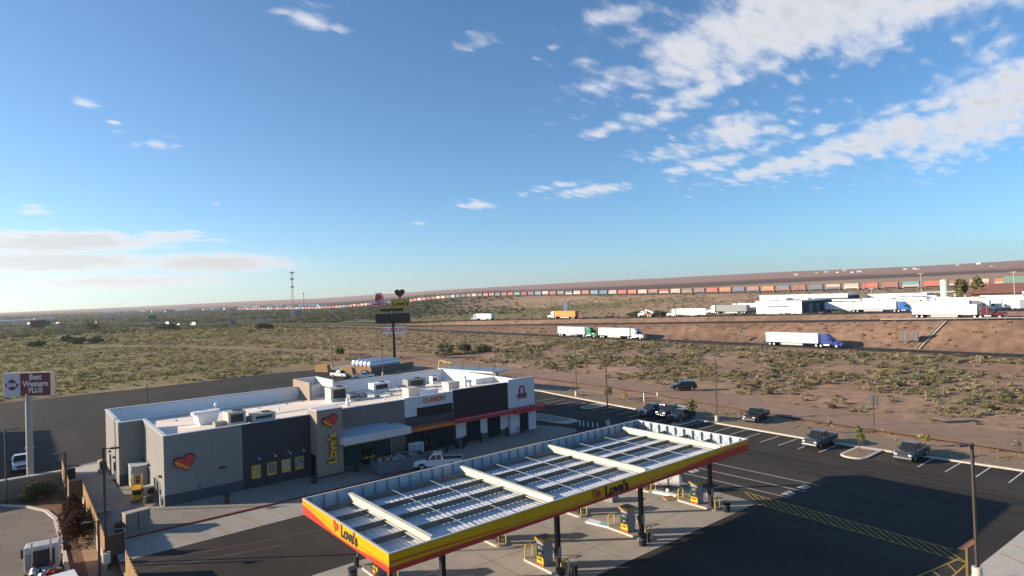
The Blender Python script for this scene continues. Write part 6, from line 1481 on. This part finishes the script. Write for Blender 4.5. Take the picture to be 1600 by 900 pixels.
kill(unit)
tag(MB().box(577,583,40,900,13.7,14.6).build('rail_bed', mat('ballast',(.14,.11,.09), var=.2), None), kind='structure') if False else None
road('rail_bed', [(580,40),(580,300),(580,600),(580,900),(trackpos(1200),1200),(trackpos(1600),1600),(trackpos(2060),2060)], 6, mat('ballast',(.16,.12,.10), var=.2), .35, 12)
# lattice mast
tx, ty = 232.8, 663.0; tz = height(tx,ty)
t = thing('lattice_mast','tall grey lattice mast with antenna rings far beyond the field','mast',(tx,ty,tz)); mm = mat('mast_steel',(.22,.23,.24), rough=.6, metal=.3)
def ring3(z, r): return [(r*math.cos(2*PI*k/3+.4), r*math.sin(2*PI*k/3+.4), z) for k in range(3)]
mb = MB(); br = MB(); N_ = 14
for i in range(N_):
    z0, z1_ = 51*i/N_, 51*(i+1)/N_; r0, r1 = 2.0-1.5*i/N_, 2.0-1.5*(i+1)/N_; a, b = ring3(z0,r0), ring3(z1_,r1)
    for k in range(3): mb.tube(a[k],b[k],.15,.15,5); br.tube(a[k],b[(k+1)%3],.07,.07,4); br.tube(b[k],b[(k+1)%3],.07,.07,4)
mb.build('mast_leg', mm, t); br.build('brace', mm, t)
for z, r in ((50.4,1.9),(43.5,1.6),(35,1.2)):
    q = MB(); 
    for k in range(6): a = 2*PI*k/6; q.box(r*math.cos(a)-.35,r*math.cos(a)+.35,r*math.sin(a)-.35,r*math.sin(a)+.35,z-.9,z+.9); q.tube((0,0,z),(r*math.cos(a),r*math.sin(a),z),.12,None,4)
    q.build('antenna_ring', mm, t)
t = thing('radio_mast','short thin mast standing right of the tall lattice mast','mast',(242,655,height(242,655))); MB().tube((0,0,0),(0,0,28),.35,.2,6).build('pole', mm, t); MB().box(-.5,.5,-.3,.3,26,28).build('antenna', mm, t)
# wooden power poles across the tan slope
for i, (x, y, h) in enumerate(((400,520,11),(395,430,11.5),(392,345,12),(388,262,12),(386,190,12),(384,150,12))):
    t = thing('power_pole', f'{bl[i]} wooden power pole from the left on the slope below the train','power pole',(x,y,height(x,y)),0,'wooden power poles below the train'); MB().tube((0,0,-.3),(0,0,h),.22,.15,8).build('pole', wood_p, t); MB().box(-.08,.08,-1.3,1.3,h-1.2,h-1.0).build('crossarm', wood_p, t)
for x, y, h, l in ((338,107,15,'pale tall yard lamp in the middle of the truck stop'),(296,113,9,'thin dark yard lamp beside the wash building'),(330,70,14,'pale tall yard lamp near the brown plaza roof')):
    t = thing('yard_lamp', l,'lamp post',(x,y,9.1),0,'truck stop yard lamps'); MB().tube((0,0,0),(0,0,h),.22,.14,8).build('pole', pole_g, t); MB().box(-.3,.3,-1.1,1.1,h,h+.25).build('lamp_head', pole_g, t)
# houses far off
hg = 'small houses on the far plain'
hw_ = [mat('house_white',(.62,.60,.56)), mat('house_tan',(.42,.33,.25)), mat('house_pale',(.5,.5,.5))]; hr_ = [mat('house_roof_pale',(.72,.71,.69)), mat('house_roof_brown',(.2,.13,.1))]
def house(az, r, w, l_, h, lab, wi, ri, g=hg):
    x, y = r*math.cos(R(az)), r*math.sin(R(az)); t = thing('house', lab, 'house', (x,y,height(x,y)-.3), R(az+90+rnd.uniform(-25,25)), g)
    MB().box(-w/2,w/2,-l_/2,l_/2,0,h).build('wall', hw_[wi], t); rm = MB(); rm.prism([(-l_/2-.5,h),(l_/2+.5,h),(0,h+l_*.22)],'x',-w/2-.5,w/2+.5); rm.build('roof', hr_[ri], t)
dist_l = [(84.6,2250),(84.2,1800),(83.9,1820),(83.4,1760),(82.9,1850),(82.0,1900),(81.0,1800),(80.1,1700),(79.6,1720),(79.1,1740),(78.7,1760),(78.0,1700),(77.4,1760),(76.8,1700),(75.9,1650),(75.1,1700),(74.6,1720),(74.2,1700),(73.6,1650),(73.0,1690),(72.5,1640),(71.8,1660),(70.9,1600),(70.3,1620),(69.8,1600),(68.9,1580),(68.2,1550)]
for i, (az, r) in enumerate(dist_l): house(az, r*1.28, rnd.uniform(14,30), 12, rnd.uniform(4,6.5), f'{("low white","long white","small pale","plain tan")[i%4]} house {("among dark trees","at the tree line","by the railway","on the far plain")[(i//4)%4]}, number {i+1} from the left along the skyline', 0 if i % 4 < 2 else (2 if i % 4 == 2 else 1), i % 2 if i % 4 == 3 else 0)
for i, (az, r) in enumerate(((26.6,3300),(25.0,3350),(24.2,3200),(23.2,3250),(22.6,3300),(22.2,3250),(21.6,3300),(20.9,3200),(18.6,3400),(18.2,3300),(17.6,3350),(15.0,3600),(14.0,3500),(13.2,3000))):
    house(az + rnd.uniform(-.3,.3), r*rnd.uniform(.9,1.08), rnd.uniform(12,24), 11, rnd.uniform(4,6), f'tiny {("white","tan","pale")[i%3]} house on the right-hand ridge, number {i+1} from the left', (0,1,2)[i%3], i % 2, 'tiny houses on the far ridge')
t = thing('white_hall','long white-roofed hall at the left horizon beyond the road bend','building',(8,1420,height(8,1420))); MB().box(-60,14,-20,20,0,3.5).build('wall', hw_[0], t); MB().box(-62,16,-22,22,3.5,4.2).build('roof', tl_white, t)
t = thing('white_hall','low white greenhouse right of the long hall at the left horizon','building',(42,1390,height(42,1390))); MB().box(-14,14,-20,20,0,5).build('wall', hw_[0], t); MB().box(-15,15,-22,22,5,6).build('roof', tl_white, t)
# ------------------------------------------------------------------ air
def haze(density):
    m = bpy.data.materials.new('haze'); m.use_nodes = True; nt = m.node_tree
    nt.nodes.remove(nt.nodes['Principled BSDF'])
    v = nt.nodes.new('ShaderNodeVolumePrincipled'); v.inputs['Color'].default_value = (.86,.90,.96,1); v.inputs['Density'].default_value = density; v.inputs['Anisotropy'].default_value = .4
    nt.links.new(v.outputs[0], nt.nodes['Material Output'].inputs['Volume'])
    o = MB().box(-9100,9100,-9100,9100,-4,330).build('haze', m); tag(o, kind='stuff')
haze(HAZE_D)
